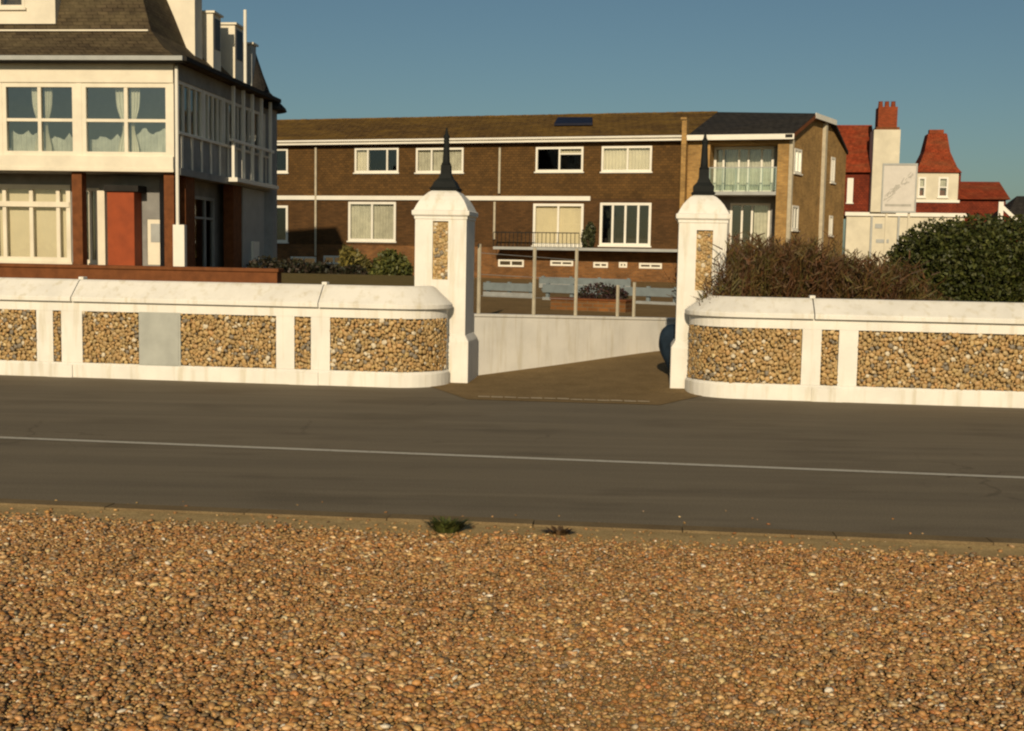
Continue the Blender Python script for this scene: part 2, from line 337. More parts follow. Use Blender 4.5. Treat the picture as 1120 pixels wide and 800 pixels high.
# beach: grid with gentle humps
def beach_z(x, y):
    return .035 + .020 * mnoise.noise(Vector((x * .9, y * .9, 3))) + .012 * mnoise.noise(Vector((x * 3, y * 3, 9)))
mb = MB(); nx, ny = 420, 60
for j in range(ny + 1):
    off = -.17 - 11 * (j / ny) ** 1.6
    for k in range(nx + 1):
        s = -36 + 84 * k / nx if 0 else (-60 + 132 * k / nx)
        q = kp(s, off, 0); mb.v.append((q[0], q[1], beach_z(q[0], q[1]) - .013 * min(1, max(0, (-off - .3) / .4)) if off < -.2 else .04))
for j in range(ny):
    for k in range(nx):
        a = j * (nx + 1) + k; mb.f.append((a, a + 1, a + nx + 2, a + nx + 1))
beach = tag(mb.build('beach_sand', M_SAND, smooth=True), kind='structure')
# loose pebbles: real stones
def pebbles():
    v0, f0 = ico(1); P = []; 
    n = 215000
    sx = rng.uniform(0, 1, n); y = 3.3 + (kl.y + .3 - 3.3) * rng.uniform(0, 1, n) ** .9
    x = (sx * 2 - 1) * (.47 * y + 1.3)
    off = (x - kl.x) * kn.x + (y - kl.y) * kn.y
    keep = off < -.34 - .16 * rng.uniform(0, 1, n) ** 1.5
    edge = np.clip((-off - .34) / .35, 0, 1); keep &= rng.uniform(0, 1, n) < .15 + .85 * edge
    x, y = x[keep], y[keep]; n = len(x)
    ns = 420; sx = rng.uniform(-4.6, 4.6, ns); so = np.where(rng.uniform(0, 1, ns) < .78, -rng.uniform(.17, .40, ns), rng.exponential(.16, ns))
    x = np.concatenate([x, [kp(a - kl.x * 0 + 3.3, b, 0)[0] for a, b in zip(sx, so)]]); y = np.concatenate([y, [kp(a + 3.3, b, 0)[1] for a, b in zip(sx, so)]]); n = len(x); strays = np.concatenate([np.zeros(n - ns, bool), so > -.17])
    drift = np.array([mnoise.noise(Vector((a * .8, b * 1.3, 21))) + .5 * mnoise.noise(Vector((a * 2.6, b * 3.4, 5))) for a, b in zip(x, y)])
    size = np.clip(rng.lognormal(math.log(.0080), .36, n) * (1 + .28 * drift), .005, .021)
    z = np.array([beach_z(a, b) for a, b in zip(x, y)]) + size * rng.uniform(.0, .75, n); z = np.where(strays, size * .35 + np.where((x - kl.x) * kn.x + (y - kl.y) * kn.y < .0, .055, .003), z)
    sc = np.stack([size * rng.uniform(.95, 1.5, n), size * rng.uniform(.7, 1.05, n), size * rng.uniform(.40, .68, n)], 1)
    V = v0[None] * (1 + rng.normal(0, .10, (n, len(v0), 1))) * sc[:, None, :]
    yaw = rng.uniform(0, 2 * math.pi, n); tl = rng.normal(0, .45, n); c, s = np.cos(yaw), np.sin(yaw); ct, st = np.cos(tl), np.sin(tl)
    X, Y, Z = V[..., 0], V[..., 1], V[..., 2]
    Y, Z = Y * ct[:, None] - Z * st[:, None], Y * st[:, None] + Z * ct[:, None]
    X, Y = X * c[:, None] - Y * s[:, None], X * s[:, None] + Y * c[:, None]
    V = np.stack([X + x[:, None], Y + y[:, None], Z + z[:, None]], -1).reshape(-1, 3)
    Fc = (f0[None] + (np.arange(n) * len(v0))[:, None, None]).reshape(-1, 3)
    cs = stone_colours(n); cs[:, :3] *= (1 + .16 * drift)[:, None]; white = rng.uniform(0, 1, n) < .012; cs[white, :3] = np.array([.66, .58, .46]); cl = np.repeat(cs, len(f0), 0)
    return tag(big_mesh('shingle_pebbles', V, Fc, M_PEBBLE, cols=cl), 'orange brown shingle pebbles covering the beach in the foreground', 'shingle', kind='stuff')
pebbles()

# raised gardens and car park behind the wall, cut by the drive
PV = .75                                              # gate pillars stand this far behind the wall front
rw0 = ground(510, 411); rw0 = W.world(W.local(rw0)[0], 1.35); rw1 = ground(735, 380, .22)
rwd = (rw1 - rw0); rwd.z = 0; rlen = rwd.length; rwd.normalize(); rwn = Vector((rwd.y, -rwd.x, 0))      # rwn faces the drive
RWT0, RWT1 = .90, .71
far = rw0 + rwd * 40
def top_z(p): return .62
gl = W.world(-70, .5); gp = W.world(W.local(rw0)[0] - .30, .5); b0 = rw0 - rwn * .12; b1 = b0 + rwd * 40
LZ = .66
mb = MB(); poly = [(gl.x, gl.y), (gp.x, gp.y), (b0.x, b0.y), (b1.x, b1.y), (160, 90), (500, 800), (-500, 800), (-300, 60)]
mb.add([(x, y, LZ) for x, y in poly] + [(x, y, -.28) for x, y in poly], [tuple(range(8))] + [(k, k + 8, (k + 1) % 8 + 8, (k + 1) % 8) for k in range(8)])
tag(mb.build('garden_ground', M_GRAVEL), kind='structure')
# raised lawn left of the gate
l0, l1, l2, l3 = W.world(-40, .52), W.world(W.local(rw0)[0] - .9, .52), at_depth(474, 300, 23.5), W.world(-40, 9)
mb = MB(); P4 = [l0, l1, l2, l3]
mb.add([(p.x, p.y, 1.0 if k < 2 else 1.27) for k, p in enumerate(P4)] + [(p.x, p.y, LZ - .05) for p in P4], [(0, 1, 2, 3)] + [(k, k + 4, (k + 1) % 4 + 4, (k + 1) % 4) for k in range(4)])
tag(mb.build('lawn', M_GARDEN), kind='structure')
# the drive: rises gently through the gate and bends right
mb = MB(); g0 = W.world(W.local(rw0)[0] - .25, .25); g1 = W.world(9.5, .25)
rr = [rw0 + rwd * t - rwn * .02 for t in (0, 2, 4, 6, 9, 14)]
near = [W.world(W.local(rw0)[0] + 3.3 + t * 1.0, .25 + .0 * t) for t in (0, .7, 1.6, 2.6, 4.5, 9)]
zs = [.012, .08, .16, .22, .26, .30]
front = [W.world(W.local(rw0)[0] - .25, .25, .006), W.world(W.local(rw0)[0] + 3.3, .25, .006)]
vs = [tuple(front[0])] + [(p.x, p.y, z) for p, z in zip(rr, zs)]; vr = [tuple(front[1])] + [(p.x, p.y, .006 + .02 * k) for k, p in enumerate(near)]
vr[1] = tuple(front[1] + Vector((.02, .02, .002)))
for k in range(len(vs) - 1): mb.add([vs[k], vr[k], vr[k + 1], vs[k + 1]], [(0, 1, 2, 3)])
tag(mb.build('driveway', M_DRIVE, smooth=True), kind='structure')
# line of worn pale stones across the mouth of the drive
ta, tb = ground(522, 435), ground(712, 441)
mb = MB(); n = 13
for k in range(n):
    p = ta.lerp(tb, (k + .06) / n); q = ta.lerp(tb, (k + .94) / n); h = .12 + random.uniform(-.03, .02); e = random.uniform(-.02, .02)
    mb.add([(p.x, p.y + e, .010), (q.x, q.y + e, .010), (q.x, q.y + h + e, .010), (p.x, p.y + h + e, .010)], [(0, 1, 2, 3)])
tag(mb.build('threshold_stones', M_SETTS), kind='structure')
sheet('gateway_apron', [ground(512, 437, .005), ground(722, 443, .005), W.world(W.local(rw0)[0] + 3.3, .26, .005), W.world(W.local(rw0)[0] - .25, .26, .005)], M_DRIVE)

# ------------------------------------------------------------ boundary walls
def flint_stones(name, path_fn, s0, s1, z0, z1, parent, cell=.062):
    """path_fn(s) -> (x, y, nx, ny): stones pressed into a mortar bed"""
    v0, f0 = ico(2); pts = []
    cells = {}; tries = int((s1 - s0) * (z1 - z0) / cell ** 2 * 34)
    for k in range(tries):
        r0 = random.choice((.034, .030, .026, .022)) if k < tries * .3 else random.choice((.022, .018, .015, .012)); s = random.uniform(s0 + r0 * .8, s1 - r0 * .8) if s1 - s0 > 2 * r0 else (s0 + s1) / 2; z = random.uniform(z0 + r0 * .7, z1 - r0 * .7)
        ci, cj = int(s / .1), int(z / .1)
        if all((s - a) ** 2 + (z - b) ** 2 > (.84 * (r0 + c)) ** 2 for i in (-1, 0, 1) for j in (-1, 0, 1) for a, b, c in cells.get((ci + i, cj + j), ())):
            cells.setdefault((ci, cj), []).append((s, z, r0)); pts.append((s, z, r0))
    n = len(pts); V = np.empty((n, len(v0), 3), np.float32)
    for i, (s, z, r0) in enumerate(pts):
        x, y, nx_, ny_ = path_fn(s); r = r0; a = random.uniform(-1.5, 1.5)
        sh = np.sign(v0) * np.abs(v0) ** .8 * (1 + rng.normal(0, .13, (len(v0), 1))) * np.array([r * random.uniform(.95, 1.25), (.010 + .24 * r), r * random.uniform(.75, 1.0)])
        lx = sh[:, 0] * math.cos(a) - sh[:, 2] * math.sin(a); lz = sh[:, 0] * math.sin(a) + sh[:, 2] * math.cos(a); ly = sh[:, 1] + random.uniform(-.004, .008)
        ly = ly * .75; V[i, :, 0] = x + ny_ * -lx + nx_ * ly; V[i, :, 1] = y + nx_ * lx + ny_ * ly; V[i, :, 2] = z + lz
    Fc = (f0[None] + (np.arange(n) * len(v0))[:, None, None]).reshape(-1, 3)
    c = stone_colours(n); c[:, :3] = c[:, :3] * .45 + np.array([.44, .31, .135]) * .56; gq = rng.uniform(0, 1, n); c[gq < .10, :3] = np.array([.20, .165, .12]); c[gq > .93, :3] = np.array([.58, .50, .37])
    return big_mesh(name, V.reshape(-1, 3), Fc, M_FLINT, parent, np.repeat(c, len(f0), 0))

def make_wall(label, s_lo, s_hi, curve_at, joints, panels, hatch=None, zt=1.27):
    """curve_at = +1 the right end curves back to a pillar, -1 the left end; s runs along the front, right is positive"""
    rad = .62; arc = rad * math.pi / 2
    root = thing('boundary_wall', label, 'wall', W.world(0, 0), -W.th)
    def path_fn(s):
        if curve_at > 0 and s > s_hi:
            t = min(1.0, (s - s_hi) / arc) * math.pi / 2; return (s_hi + rad * math.sin(t), rad - rad * math.cos(t), math.sin(t), -math.cos(t))
        if curve_at < 0 and s < s_lo:
            t = min(1.0, (s_lo - s) / arc) * math.pi / 2; return (s_lo - rad * math.sin(t), rad - rad * math.cos(t), -math.sin(t), -math.cos(t))
        return (s, 0.0, 0.0, -1.0)
    e0 = s_lo - (arc if curve_at < 0 else 0); e1 = s_hi + (arc if curve_at > 0 else 0)
    def stations(a, b):
        n = max(2, int((b - a) / .35) + 1); st = list(np.linspace(a, b, n))
        st += [s for s in (np.linspace(s_hi, e1, 12) if curve_at > 0 else np.linspace(e0, s_lo, 12)) if a < s < b]
        return [path_fn(s) for s in sorted(set(round(float(q), 5) for q in st))]
    # mortar core, set back from the painted frame
    MB().sweep(stations(e0, e1), [(-.07, 0), (-.07, 1.0), (-.50, 1.0), (-.50, 0)]).build('wall_core', M_MORTAR, root)
    # painted frame: plinth, top band, uprights
    f = MB()
    f.sweep(stations(e0, e1), [(.03, -.02), (.03, .165), (.005, .195), (-.075, .195), (-.075, -.02)])
    f.sweep(stations(e0, e1), [(.0, .875), (.0, 1.0), (-.075, 1.0), (-.075, .875)])
    cuts = sorted(panels); edges = [e0] + [q for p in cuts for q in p] + [e1]
    for k in range(0, len(edges), 2):
        a, b = edges[k], edges[k + 1]
        if b - a > .03: f.sweep(stations(a, b), [(.001, .196), (.001, .874), (-.076, .874), (-.076, .196)])
    for j0, j1 in joints:                            # shallow pilasters round the small panels stand a little proud at the foot
        f.sweep(stations(j0, j1), [(.055, -.02), (.055, .155), (.031, .175), (.029, .175), (.029, -.02)])
    f.build('painted_frame', M_WHITE, root, bevel=.006)
    # coping in lengths with open joints
    jl = sorted(j1 for j0, j1 in joints if curve_at > 0) or sorted(j0 for j0, j1 in joints)
    ed = [e0 - .02] + jl + [e1 + .02]
    for a, b in zip(ed, ed[1:]):
        if b - a < .1: continue
        c = MB(); c.sweep(stations(a + .006, b - .006), [(.060, 1.002), (.062, 1.052), (.050, 1.066), (-.165, zt - .022), (-.20, zt), (-.33, zt), (-.54, 1.08), (-.56, 1.06), (-.56, 1.002)])
        o = c.build('coping', M_WHITE, root, bevel=.004)
    nb = MB()
    for j in jl:
        x, y, nx_, ny_ = path_fn(j); nb.box(x - .035, x + .035, y + .22, y + .34, zt - .002, zt + .035)
    nb.build('joint_cap', M_WHITE, root, bevel=.008)
    for a, b in cuts:
        if hatch and a < hatch[0] < b:
            flint_stones('flint_panel', path_fn, a, hatch[0], .196, .874, root); flint_stones('flint_panel', path_fn, hatch[1], b, .196, .874, root)
        else: flint_stones('flint_panel', path_fn, a, b, .196, .874, root)
    if hatch:
        h = MB().box(hatch[0], hatch[1], -.014, .069, .15, .885).build('metal_hatch', M_HATCH, root, bevel=.01); h['label'] = 'plain grey metal service hatch set among the flints'
        MB().box(hatch[0] + .03, hatch[1] - .03, -.020, -.0145, .20, .845).build('hatch_door', M_HATCH, h, bevel=.004)
    return root
X = lambda x, y=365: W.px(x, y)[0]
per = X(349, 370) - X(80, 365)
lp_ = [(X(-60, 360) - .35, X(40, 363)), (X(58, 363), X(67, 363)), (X(90, 365), X(302, 370)), (X(322, 372), X(340, 372)), (X(361, 374), X(440, 378) + .75)]
s_hi = X(440, 378) - .15
joints_l = [(X(54, 405), X(81, 405)), (X(318, 412), X(349, 412))]
extra = [(p[0] - per, p[1] - per) for p in lp_[1:3]]
extra2 = [(p[0] - 2 * per, p[1] - 2 * per) for p in lp_[1:3]]
lp_[0] = (lp_[2][0] - per, X(40, 363))
panels_l = [(lp_[1][0] - 2 * per, lp_[1][1] - 2 * per), (lp_[2][0] - 2 * per, lp_[2][1] - 2 * per), (lp_[1][0] - per, lp_[1][1] - per), lp_[0]] + lp_[1:]
make_wall('long white boundary wall left of the gate with flint panels and a grey hatch', panels_l[0][0] - 3, s_hi, 1,
          [(a - 2 * per, b - 2 * per) for a, b in joints_l[:1]] + [(a - per, b - per) for a, b in joints_l[:1]] + joints_l, panels_l, (X(152, 367), X(198, 367)), 1.285)
s_lo = X(800, 390) + .11
pr = [(s_lo - .90, X(877, 385)), (X(898, 388), X(917, 388)), (X(938, 390), X(938, 390) + (X(302, 370) - X(90, 365)))]
r2 = [(pr[1][0] + per, pr[1][1] + per), (pr[2][0] + per, pr[2][1] + per)]
make_wall('white boundary wall right of the gate with flint panels below the bushes', s_lo, r2[1][1] + 3, -1,
          [(X(887, 430), X(921, 430)), (X(887, 430) + per, X(921, 430) + per)], pr + r2, None, 1.245)

# ------------------------------------------------------------ gate pillars
def pillar(label, x0, x1, ytop, ycap, ytip, pan, group='white gate pillars with flint panels'):
    u0, u1 = W.px(x0, 300, PV)[0], W.px(x1, 300, PV)[0]; uc = (u0 + u1) / 2; hw = (u1 - u0) / 2
    zc = W.px((x0 + x1) / 2, ycap, PV)[1]; zt = W.px((x0 + x1) / 2, ytop, PV)[1]; ztip = W.px((x0 + x1) / 2 + 5, ytip, PV + hw)[1]
    root = thing('gate_pillar', label, 'gate pillar', W.world(uc, PV + hw), -W.th, group)
    a = (pan[0], pan[1], pan[2], pan[3]); p0, p1, pz0, pz1 = W.rect(*a, PV); p0 -= uc; p1 -= uc
    m = MB(); wall_face(m, -hw, hw, .0, zc, [(p0, p1, pz0, pz1)], -hw, .045)
    m.add([(-hw, -hw, 0), (hw, -hw, 0), (hw, hw, 0), (-hw, hw, 0), (-hw, -hw, zc), (hw, -hw, zc), (hw, hw, zc), (-hw, hw, zc)], [(1, 2, 6, 5), (2, 3, 7, 6), (3, 0, 4, 7)])
    m.build('shaft', M_WHITE, root)
    MB().square_loft(0, 0, [(hw + .055, -.03), (hw + .055, .56), (hw + .004, .64)]).build('plinth', M_WHITE, root, bevel=.012)
    h = zt - zc
    MB().square_loft(0, 0, [(hw + .012, zc - .035), (hw + .012, zc), (hw + .040, zc + .02), (hw + .042, zc + .075), (hw + .02, zc + .085), (hw - .010, zc + h * .42), (hw - .045, zc + h * .60), (hw - .090, zc + h * .76), (hw - .140, zc + h * .90), (hw - .19, zt - .004), (hw - .24, zt + .006)]
        ).build('cap', M_WHITE, root, bevel=.006)
    bed = MB().add([(p0, -hw + .044, pz0), (p1, -hw + .044, pz0), (p1, -hw + .044, pz1), (p0, -hw + .044, pz1)], [(0, 1, 2, 3)]).build('flint_panel', M_MORTAR, root)
    flint_stones('flint', lambda s: (s, -hw + .040, 0, -1.0), p0, p1, pz0, pz1, bed, .058)
    zb = zt + .003; H_ = ztip - zb
    fin = MB().square_loft(0, 0, [(hw - .170, zb - .012), (hw - .150, zb + .018), (hw - .175, zb + .035), (.135, zb + H_ * .13), (.090, zb + H_ * .19), (.066, zb + H_ * .27), (.062, zb + H_ * .40)])
    fin.round_loft(0, 0, [(.062, zb + H_ * .395), (.066, zb + H_ * .42), (.050, zb + H_ * .45), (.044, zb + H_ * .6), (.036, zb + H_ * .82), (.042, zb + H_ * .84), (.042, zb + H_ * .87), (.024, zb + H_ * .90), (.010, ztip)])
    fin.build('finial', M_IRON, root)
pillar('white gate pillar on the left with its flint panel fully in view', 453.5, 509.5, 207, 237, 140, (473, 242, 490, 306))
pillar('white gate pillar on the right partly covered by the brown bush', 741, 793.5, 212, 241, 145, (761, 252, 779, 318))

# ------------------------------------------------------------ retaining wall beside the drive, its posts
RW = Frame((rw0.x, rw0.y), math.atan2(-rwd.y, rwd.x))
rroot = thing('retaining_wall', 'plain pale rendered retaining wall rising beside the drive', 'wall', (rw0.x, rw0.y, 0), -RW.th)
L = rlen + 5
sl = (RWT1 - RWT0) / rlen
MB().add([(-.05, 0, -.2), (L, 0, -.2), (L, 0, RWT0 + sl * L - .035), (-.05, 0, RWT0 - .035), (-.05, .22, -.2), (L, .22, -.2), (L, .22, RWT0 + sl * L - .035), (-.05, .22, RWT0 - .035)],
         [(0, 1, 2, 3), (1, 5, 6, 2), (5, 4, 7, 6), (4, 0, 3, 7), (3, 2, 6, 7)]).build('wall_body', M_WHITE, rroot)
MB().add([(-.05, -.018, RWT0 - .035), (L, -.018, RWT0 + sl * L - .035), (L, -.018, RWT0 + sl * L), (-.05, -.018, RWT0), (-.05, .238, RWT0 - .035), (L, .238, RWT0 + sl * L - .035), (L, .238, RWT0 + sl * L), (-.05, .238, RWT0)],
         [(0, 1, 2, 3), (1, 5, 6, 2), (5, 4, 7, 6), (4, 0, 3, 7), (3, 2, 6, 7), (0, 4, 5, 1)]).build('wall_top', M_WHITE, rroot)
froot = thing('wire_fence', 'post and wire fence with slim pale posts on the retaining wall', 'fence', RW.world(0, .12, .7), -RW.th)
def ftop(u): return RWT0 + sl * u - .7
fu = []
for x, y in ((524.5, 267), (585, 271), (631, 272), (676, 312), (694, 309)):
    u, z = RW.px(x, y, .12); fu.append((u, z - .7))
    MB().box(u - .019, u + .019, -.019, .019, ftop(u), z - .7).build('post', M_POST, froot, bevel=.004)
mb = MB()
for zz in (.25, .55, .85):
    mb.tube((fu[0][0], 0, ftop(fu[0][0]) + zz), (fu[2][0], 0, ftop(fu[2][0]) + zz), .004, None, 5)
mb.build('wire', M_GALV, froot)

# ------------------------------------------------------------ windows
def curtain_mesh(x0, x1, z0, z1, y, amp=.03, wl=.16):
    m = MB(); n = max(4, int((x1 - x0) / wl * 6)); n = min(n, 90)
    for k in range(n):
        xa, xb = x0 + (x1 - x0) * k / n, x0 + (x1 - x0) * (k + 1) / n
        ya, yb = (y + amp * math.sin(2 * math.pi * q / wl + q * 3) for q in (xa, xb))
        m.add([(xa, ya, z0), (xb, yb, z0), (xb, yb, z1), (xa, ya, z1)], [(0, 1, 2, 3)])
    return m
def drape(wn, xf, xa, xb, z0, z1, y, mat):       # a tied-back curtain hanging from xa (outer edge) towards xb
    m = MB(*xf); n = 16; k = 9; seed = random.uniform(0, 6)
    def wid(t): return (1 - .62 * math.exp(-((t - .60) / .20) ** 2)) * (1 - .15 * t)
    for i in range(n):
        for j in range(k):
            q = []
            for t, u in ((i / n, j / k), (i / n, (j + 1) / k), ((i + 1) / n, (j + 1) / k), ((i + 1) / n, j / k)):
                q.append((xa + (xb - xa) * wid(t) * u, y + .025 * math.sin(u * 19 + seed), z1 - (z1 - z0) * t))
            m.add(q, [(0, 1, 2, 3)])
    m.build('curtain', mat, wn, smooth=True)
def cafe(wn, xf, xa, xb, z0, zt, y, mat):         # half-height net with an uneven sagging top
    m = MB(*xf); n = 40; s0 = random.uniform(0, 9)
    top = lambda u: zt - .10 * abs(math.sin(u * 7 + s0)) - .12 * (mnoise.noise(Vector((u * 5, s0, 0))) + .5)
    for i in range(n):
        u, v = i / n, (i + 1) / n
        m.add([(xa + (xb - xa) * u, y + .02 * math.sin(u * 40), z0), (xa + (xb - xa) * v, y + .02 * math.sin(v * 40), z0), (xa + (xb - xa) * v, y + .02 * math.sin(v * 40), top(v)), (xa + (xb - xa) * u, y + .02 * math.sin(u * 40), top(u))], [(0, 1, 2, 3)])
    m.build('curtain', mat, wn, smooth=True)
def window(root, r, cols=(.5,), trans=(), mat=None, fw=.075, xf=(0, 0, 0), curtain=None, glass=None, sill=True, y0=-.02, name='window', cmat=None):
    """r = (x0, x1, z0, z1); cols/trans: mullion and transom positions as fractions"""
    x0, x1, z0, z1 = r; mat = mat or M_TRIM; m = MB(*xf); y1 = y0 + .10
    m.box(x0, x1, y0, y1, z0, z0 + fw); m.box(x0, x1, y0, y1, z1 - fw, z1)
    m.box(x0, x0 + fw, y0, y1, z0 + fw, z1 - fw); m.box(x1 - fw, x1, y0, y1, z0 + fw, z1 - fw)
    for c in cols:
        xc = x0 + (x1 - x0) * c; m.box(xc - fw * .42, xc + fw * .42, y0 + .012, y1 - .012, z0 + fw, z1 - fw)
    xs = [x0 + fw] + [x0 + (x1 - x0) * c for c in cols] + [x1 - fw]
    for t in trans:
        k, t = t if isinstance(t, tuple) else (None, t); zc = z0 + (z1 - z0) * t
        for i in range(len(xs) - 1):
            if k is not None and i != k: continue
            a = xs[i] + (fw * .42 if i else 0); b = xs[i + 1] - (fw * .42 if i < len(xs) - 2 else 0)
            m.box(a, b, y0 + .016, y1 - .016, zc - fw * .35, zc + fw * .35)
    if sill: m.box(x0 - .05, x1 + .05, y0 - .06, y0 + .06, z0 - .06, z0 - .002)
    wn = m.build(name, mat, root)
    g = MB(*xf); g.add([(x0 + fw * .5, y0 + .06, z0 + fw * .5), (x1 - fw * .5, y0 + .06, z0 + fw * .5), (x1 - fw * .5, y0 + .06, z1 - fw * .5), (x0 + fw * .5, y0 + .06, z1 - fw * .5)], [(0, 1, 2, 3)])
    g.build('pane', glass or M_GLASS, wn)
    if curtain:
        for a, b, lo, hi in curtain:
            if lo == 'drape': drape(wn, xf, x0 + fw * .6 + (x1 - x0 - fw * 1.2) * a, x0 + fw * .6 + (x1 - x0 - fw * 1.2) * b, z0, z1, y0 + .22, cmat or M_CURTAIN); continue
            if lo == 'cafe': cafe(wn, xf, x0 + fw * .6 + (x1 - x0 - fw * 1.2) * a, x0 + fw * .6 + (x1 - x0 - fw * 1.2) * b, z0, z0 + (z1 - z0) * hi, y0 + .30, M_NET); continue
            c = MB(*xf); q = curtain_mesh(x0 + fw * .6 + (x1 - x0 - fw * 1.2) * a, x0 + fw * .6 + (x1 - x0 - fw * 1.2) * b, z0 + (z1 - z0) * lo, z0 + (z1 - z0) * hi, y0 + .20, .02 if cmat is not M_BLIND else .002)
            c.add(q.v, q.f); c.build('curtain', cmat or M_CURTAIN, wn, smooth=True)
    return wn

# ------------------------------------------------------------ brown terrace behind
T = Frame(at_depth(560, 217, 54), R(17.5))
tz = T.px(560, 154)[1]; ZB = LZ - .1
uL = T.px(230, 217)[0]; uR = T.px(751, 217)[0]; uC = T.px(862, 190)[0]; TD = 10.0
troot = thing('terraced_house_row', 'long two storey brown terrace with mossy ochre roof behind the gate', 'terrace', T.world((uL + uR) / 2, 0, 0) * 1.0, -T.th)
um = (uL + uR) / 2
def tr(x0, y0, x1, y1, v=0): a = T.rect(x0, y0, x1, y1, v); return (a[0] - um, a[1] - um, a[2], a[3])
ZS, ZF = T.px(480, 217)[1], 2.08
W1 = [tr(285, 163, 315, 189), tr(388, 162, 436, 189), tr(455, 162, 507, 189), tr(586, 161, 638, 188), tr(658, 160, 713, 188)]
W0 = [tr(285, 225, 315, 265), tr(381, 221, 433, 264), tr(583, 223, 638, 269), tr(656, 222, 712, 269)]
WB = [tr(318, 281, 346, 290), tr(354, 280, 376, 289), tr(545, 284, 573, 292), tr(602, 285, 627, 291), tr(649, 287, 665, 293), tr(677, 287, 686, 293), tr(699, 288, 724, 294)]
a, b = uL - um, uR - um
m = MB(); wall_face(m, a, b, ZS, tz, W1); m.add([(a, 0, ZF), (a, TD, ZF), (a, TD, tz), (a, 0, tz), (b, 0, ZF), (b, TD, ZF), (b, TD, tz), (b, 0, tz)], [(0, 1, 2, 3), (4, 7, 6, 5), (1, 5, 6, 2)])
m.build('upper_wall', M_BRWALL, troot)
m = MB(); wall_face(m, a, b, ZF, ZS, W0); m.build('lower_wall', M_BRWALL2, troot)
m = MB(); wall_face(m, a, b, ZB, ZF, WB); m.build('basement_wall', M_ORBRICK, troot)
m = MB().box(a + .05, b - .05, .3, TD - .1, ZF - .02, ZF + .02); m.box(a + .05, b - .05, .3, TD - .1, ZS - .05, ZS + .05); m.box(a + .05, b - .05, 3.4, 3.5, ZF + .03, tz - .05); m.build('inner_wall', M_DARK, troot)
zr = T.px(540, 127.5, TD / 2)[1]
e = .38
ur1 = T.px(785, 124, TD / 2)[0] - um
m = MB(); ze = tz - .02
m.add([(a - .2, -e, ze + .10), (b + .0, -e, ze + .10), (ur1, TD / 2, zr), (a - .2, TD / 2, zr), (a - .2, TD + e, ze + .1), (b, TD + e, ze + .1)], [(0, 1, 2, 3), (3, 2, 5, 4)])
m.add([(a - .2, -e, ze - .02), (b + .0, -e, ze - .02), (ur1, TD / 2, zr - .12), (a - .2, TD / 2, zr - .12), (a - .2, TD + e, ze - .02), (b, TD + e, ze - .02)], [(0, 3, 2, 1), (3, 4, 5, 2), (0, 3, 4)])
roof = m.build('roof', M_OCTILE, troot)
m = MB(); nrt = 150
for k in range(nrt):
    x0 = a - .2 + (ur1 - a + .2) * k / nrt; x1 = a - .2 + (ur1 - a + .2) * (k + .93) / nrt; hh = .03 + random.uniform(0, .015)
    m.rings([[(x, TD / 2 - .12, zr - .05), (x, TD / 2 - .07, zr + hh), (x, TD / 2 + .07, zr + hh), (x, TD / 2 + .12, zr - .05)] for x in (x0, x1)])
m.build('ridge_tiles', M_OCTILE, roof)
# dark panel on the roof slope
def on_roof(x, y):
    lo, hi = 0.0, TD / 2
    for _ in range(40):
        v = (lo + hi) / 2; u, z = T.px(x, y, v); zrf = ze + .10 + (zr - ze - .10) * (v + e) / (TD / 2 + e)
        if z > zrf: lo = v
        else: hi = v
    return (u - um, v, zrf)
pp = [on_roof(606, 139), on_roof(648, 138.5), on_roof(648, 132), on_roof(610, 132)]
m = MB(); m.rings([[(x, y, z + .06) for x, y, z in pp], [(x, y, z + .16) for x, y, z in pp]]); m.build('solar_panel', M_SOLAR, roof)
m = MB().box(a - .2, b, -e - .02, -e + .01, ze - .10, ze + .12); m.box(a - .2, b, -e + .012, -.002, ze - .08, ze - .03); m.build('fascia', M_TRIM, troot)
m = MB(); m.tube((a - .2, -e - .08, ze + .06), (b, -e - .08, ze + .06), .055, None, 8); m.build('gutter', M_TRIM, troot)
us = T.px(646, 217)[0] - um
MB().box(a - .02, us, -.10, .02, ZS - .10, ZS + .10).build('string_course', M_TRIM, troot, bevel=.01)
WIN = [(W1[0], (.5,), (), [(0, .5, 0, 1)]), (W1[1], (.30, .74), (), [(0, .3, 0, 1)]), (W1[2], (.33, .62), (), [(0, .3, 0, 1), (.33, .62, 0, 1), (.62, 1, 0, 1)]),
       (W1[3], (.5,), ((1, .72),), [(.5, 1, .72, 1)]), (W1[4], (.52,), (), [(0, 1, 0, 1)])]
for k, (r, c, t, cu) in enumerate(WIN): window(troot, r, c, t, curtain=cu, fw=.09, cmat=M_NET if k == 2 else None)
WIN0 = [(W0[0], (.5,), [], None), (W0[1], (.5,), [(0, .44, 0, 1), (.5, .96, 0, 1)], M_NET), (W0[2], (.5,), [(0, 1, 0, 1)], M_BLIND), (W0[3], (.25, .5, .75), [], None)]
for r, c, cu, cm in WIN0: window(troot, r, c, (), curtain=cu, fw=.11, cmat=cm, name='patio_door' if r is not W0[0] else 'window')
for r in WB: window(troot, r, (.5,), (), fw=.08, sill=False)
for (x, y0, y1) in ((346, 162, 280), (546.5, 162, 212), (541, 221, 262)):
    u0, z0 = T.px(x, y1); z1 = T.px(x, y0)[1]; MB().tube((u0 - um, -.09, z0), (u0 - um, -.09, z1), .055, None, 8).build('downpipe', M_POST, troot)
r = tr(548, 270, 741, 275); MB().box(r[0], b, -1.15, -.002, 1.98, 2.10).build('deck_slab', M_GREYTRIM, troot)
m = MB(); x0, x1 = tr(548, 250, 640, 270)[:2]
m.box(x0, x1, -1.11, -1.07, 2.72, 2.76)
for k in range(22): xx = x0 + (x1 - x0) * k / 21; m.box(xx - .012, xx + .012, -1.10, -1.08, 2.102, 2.718)
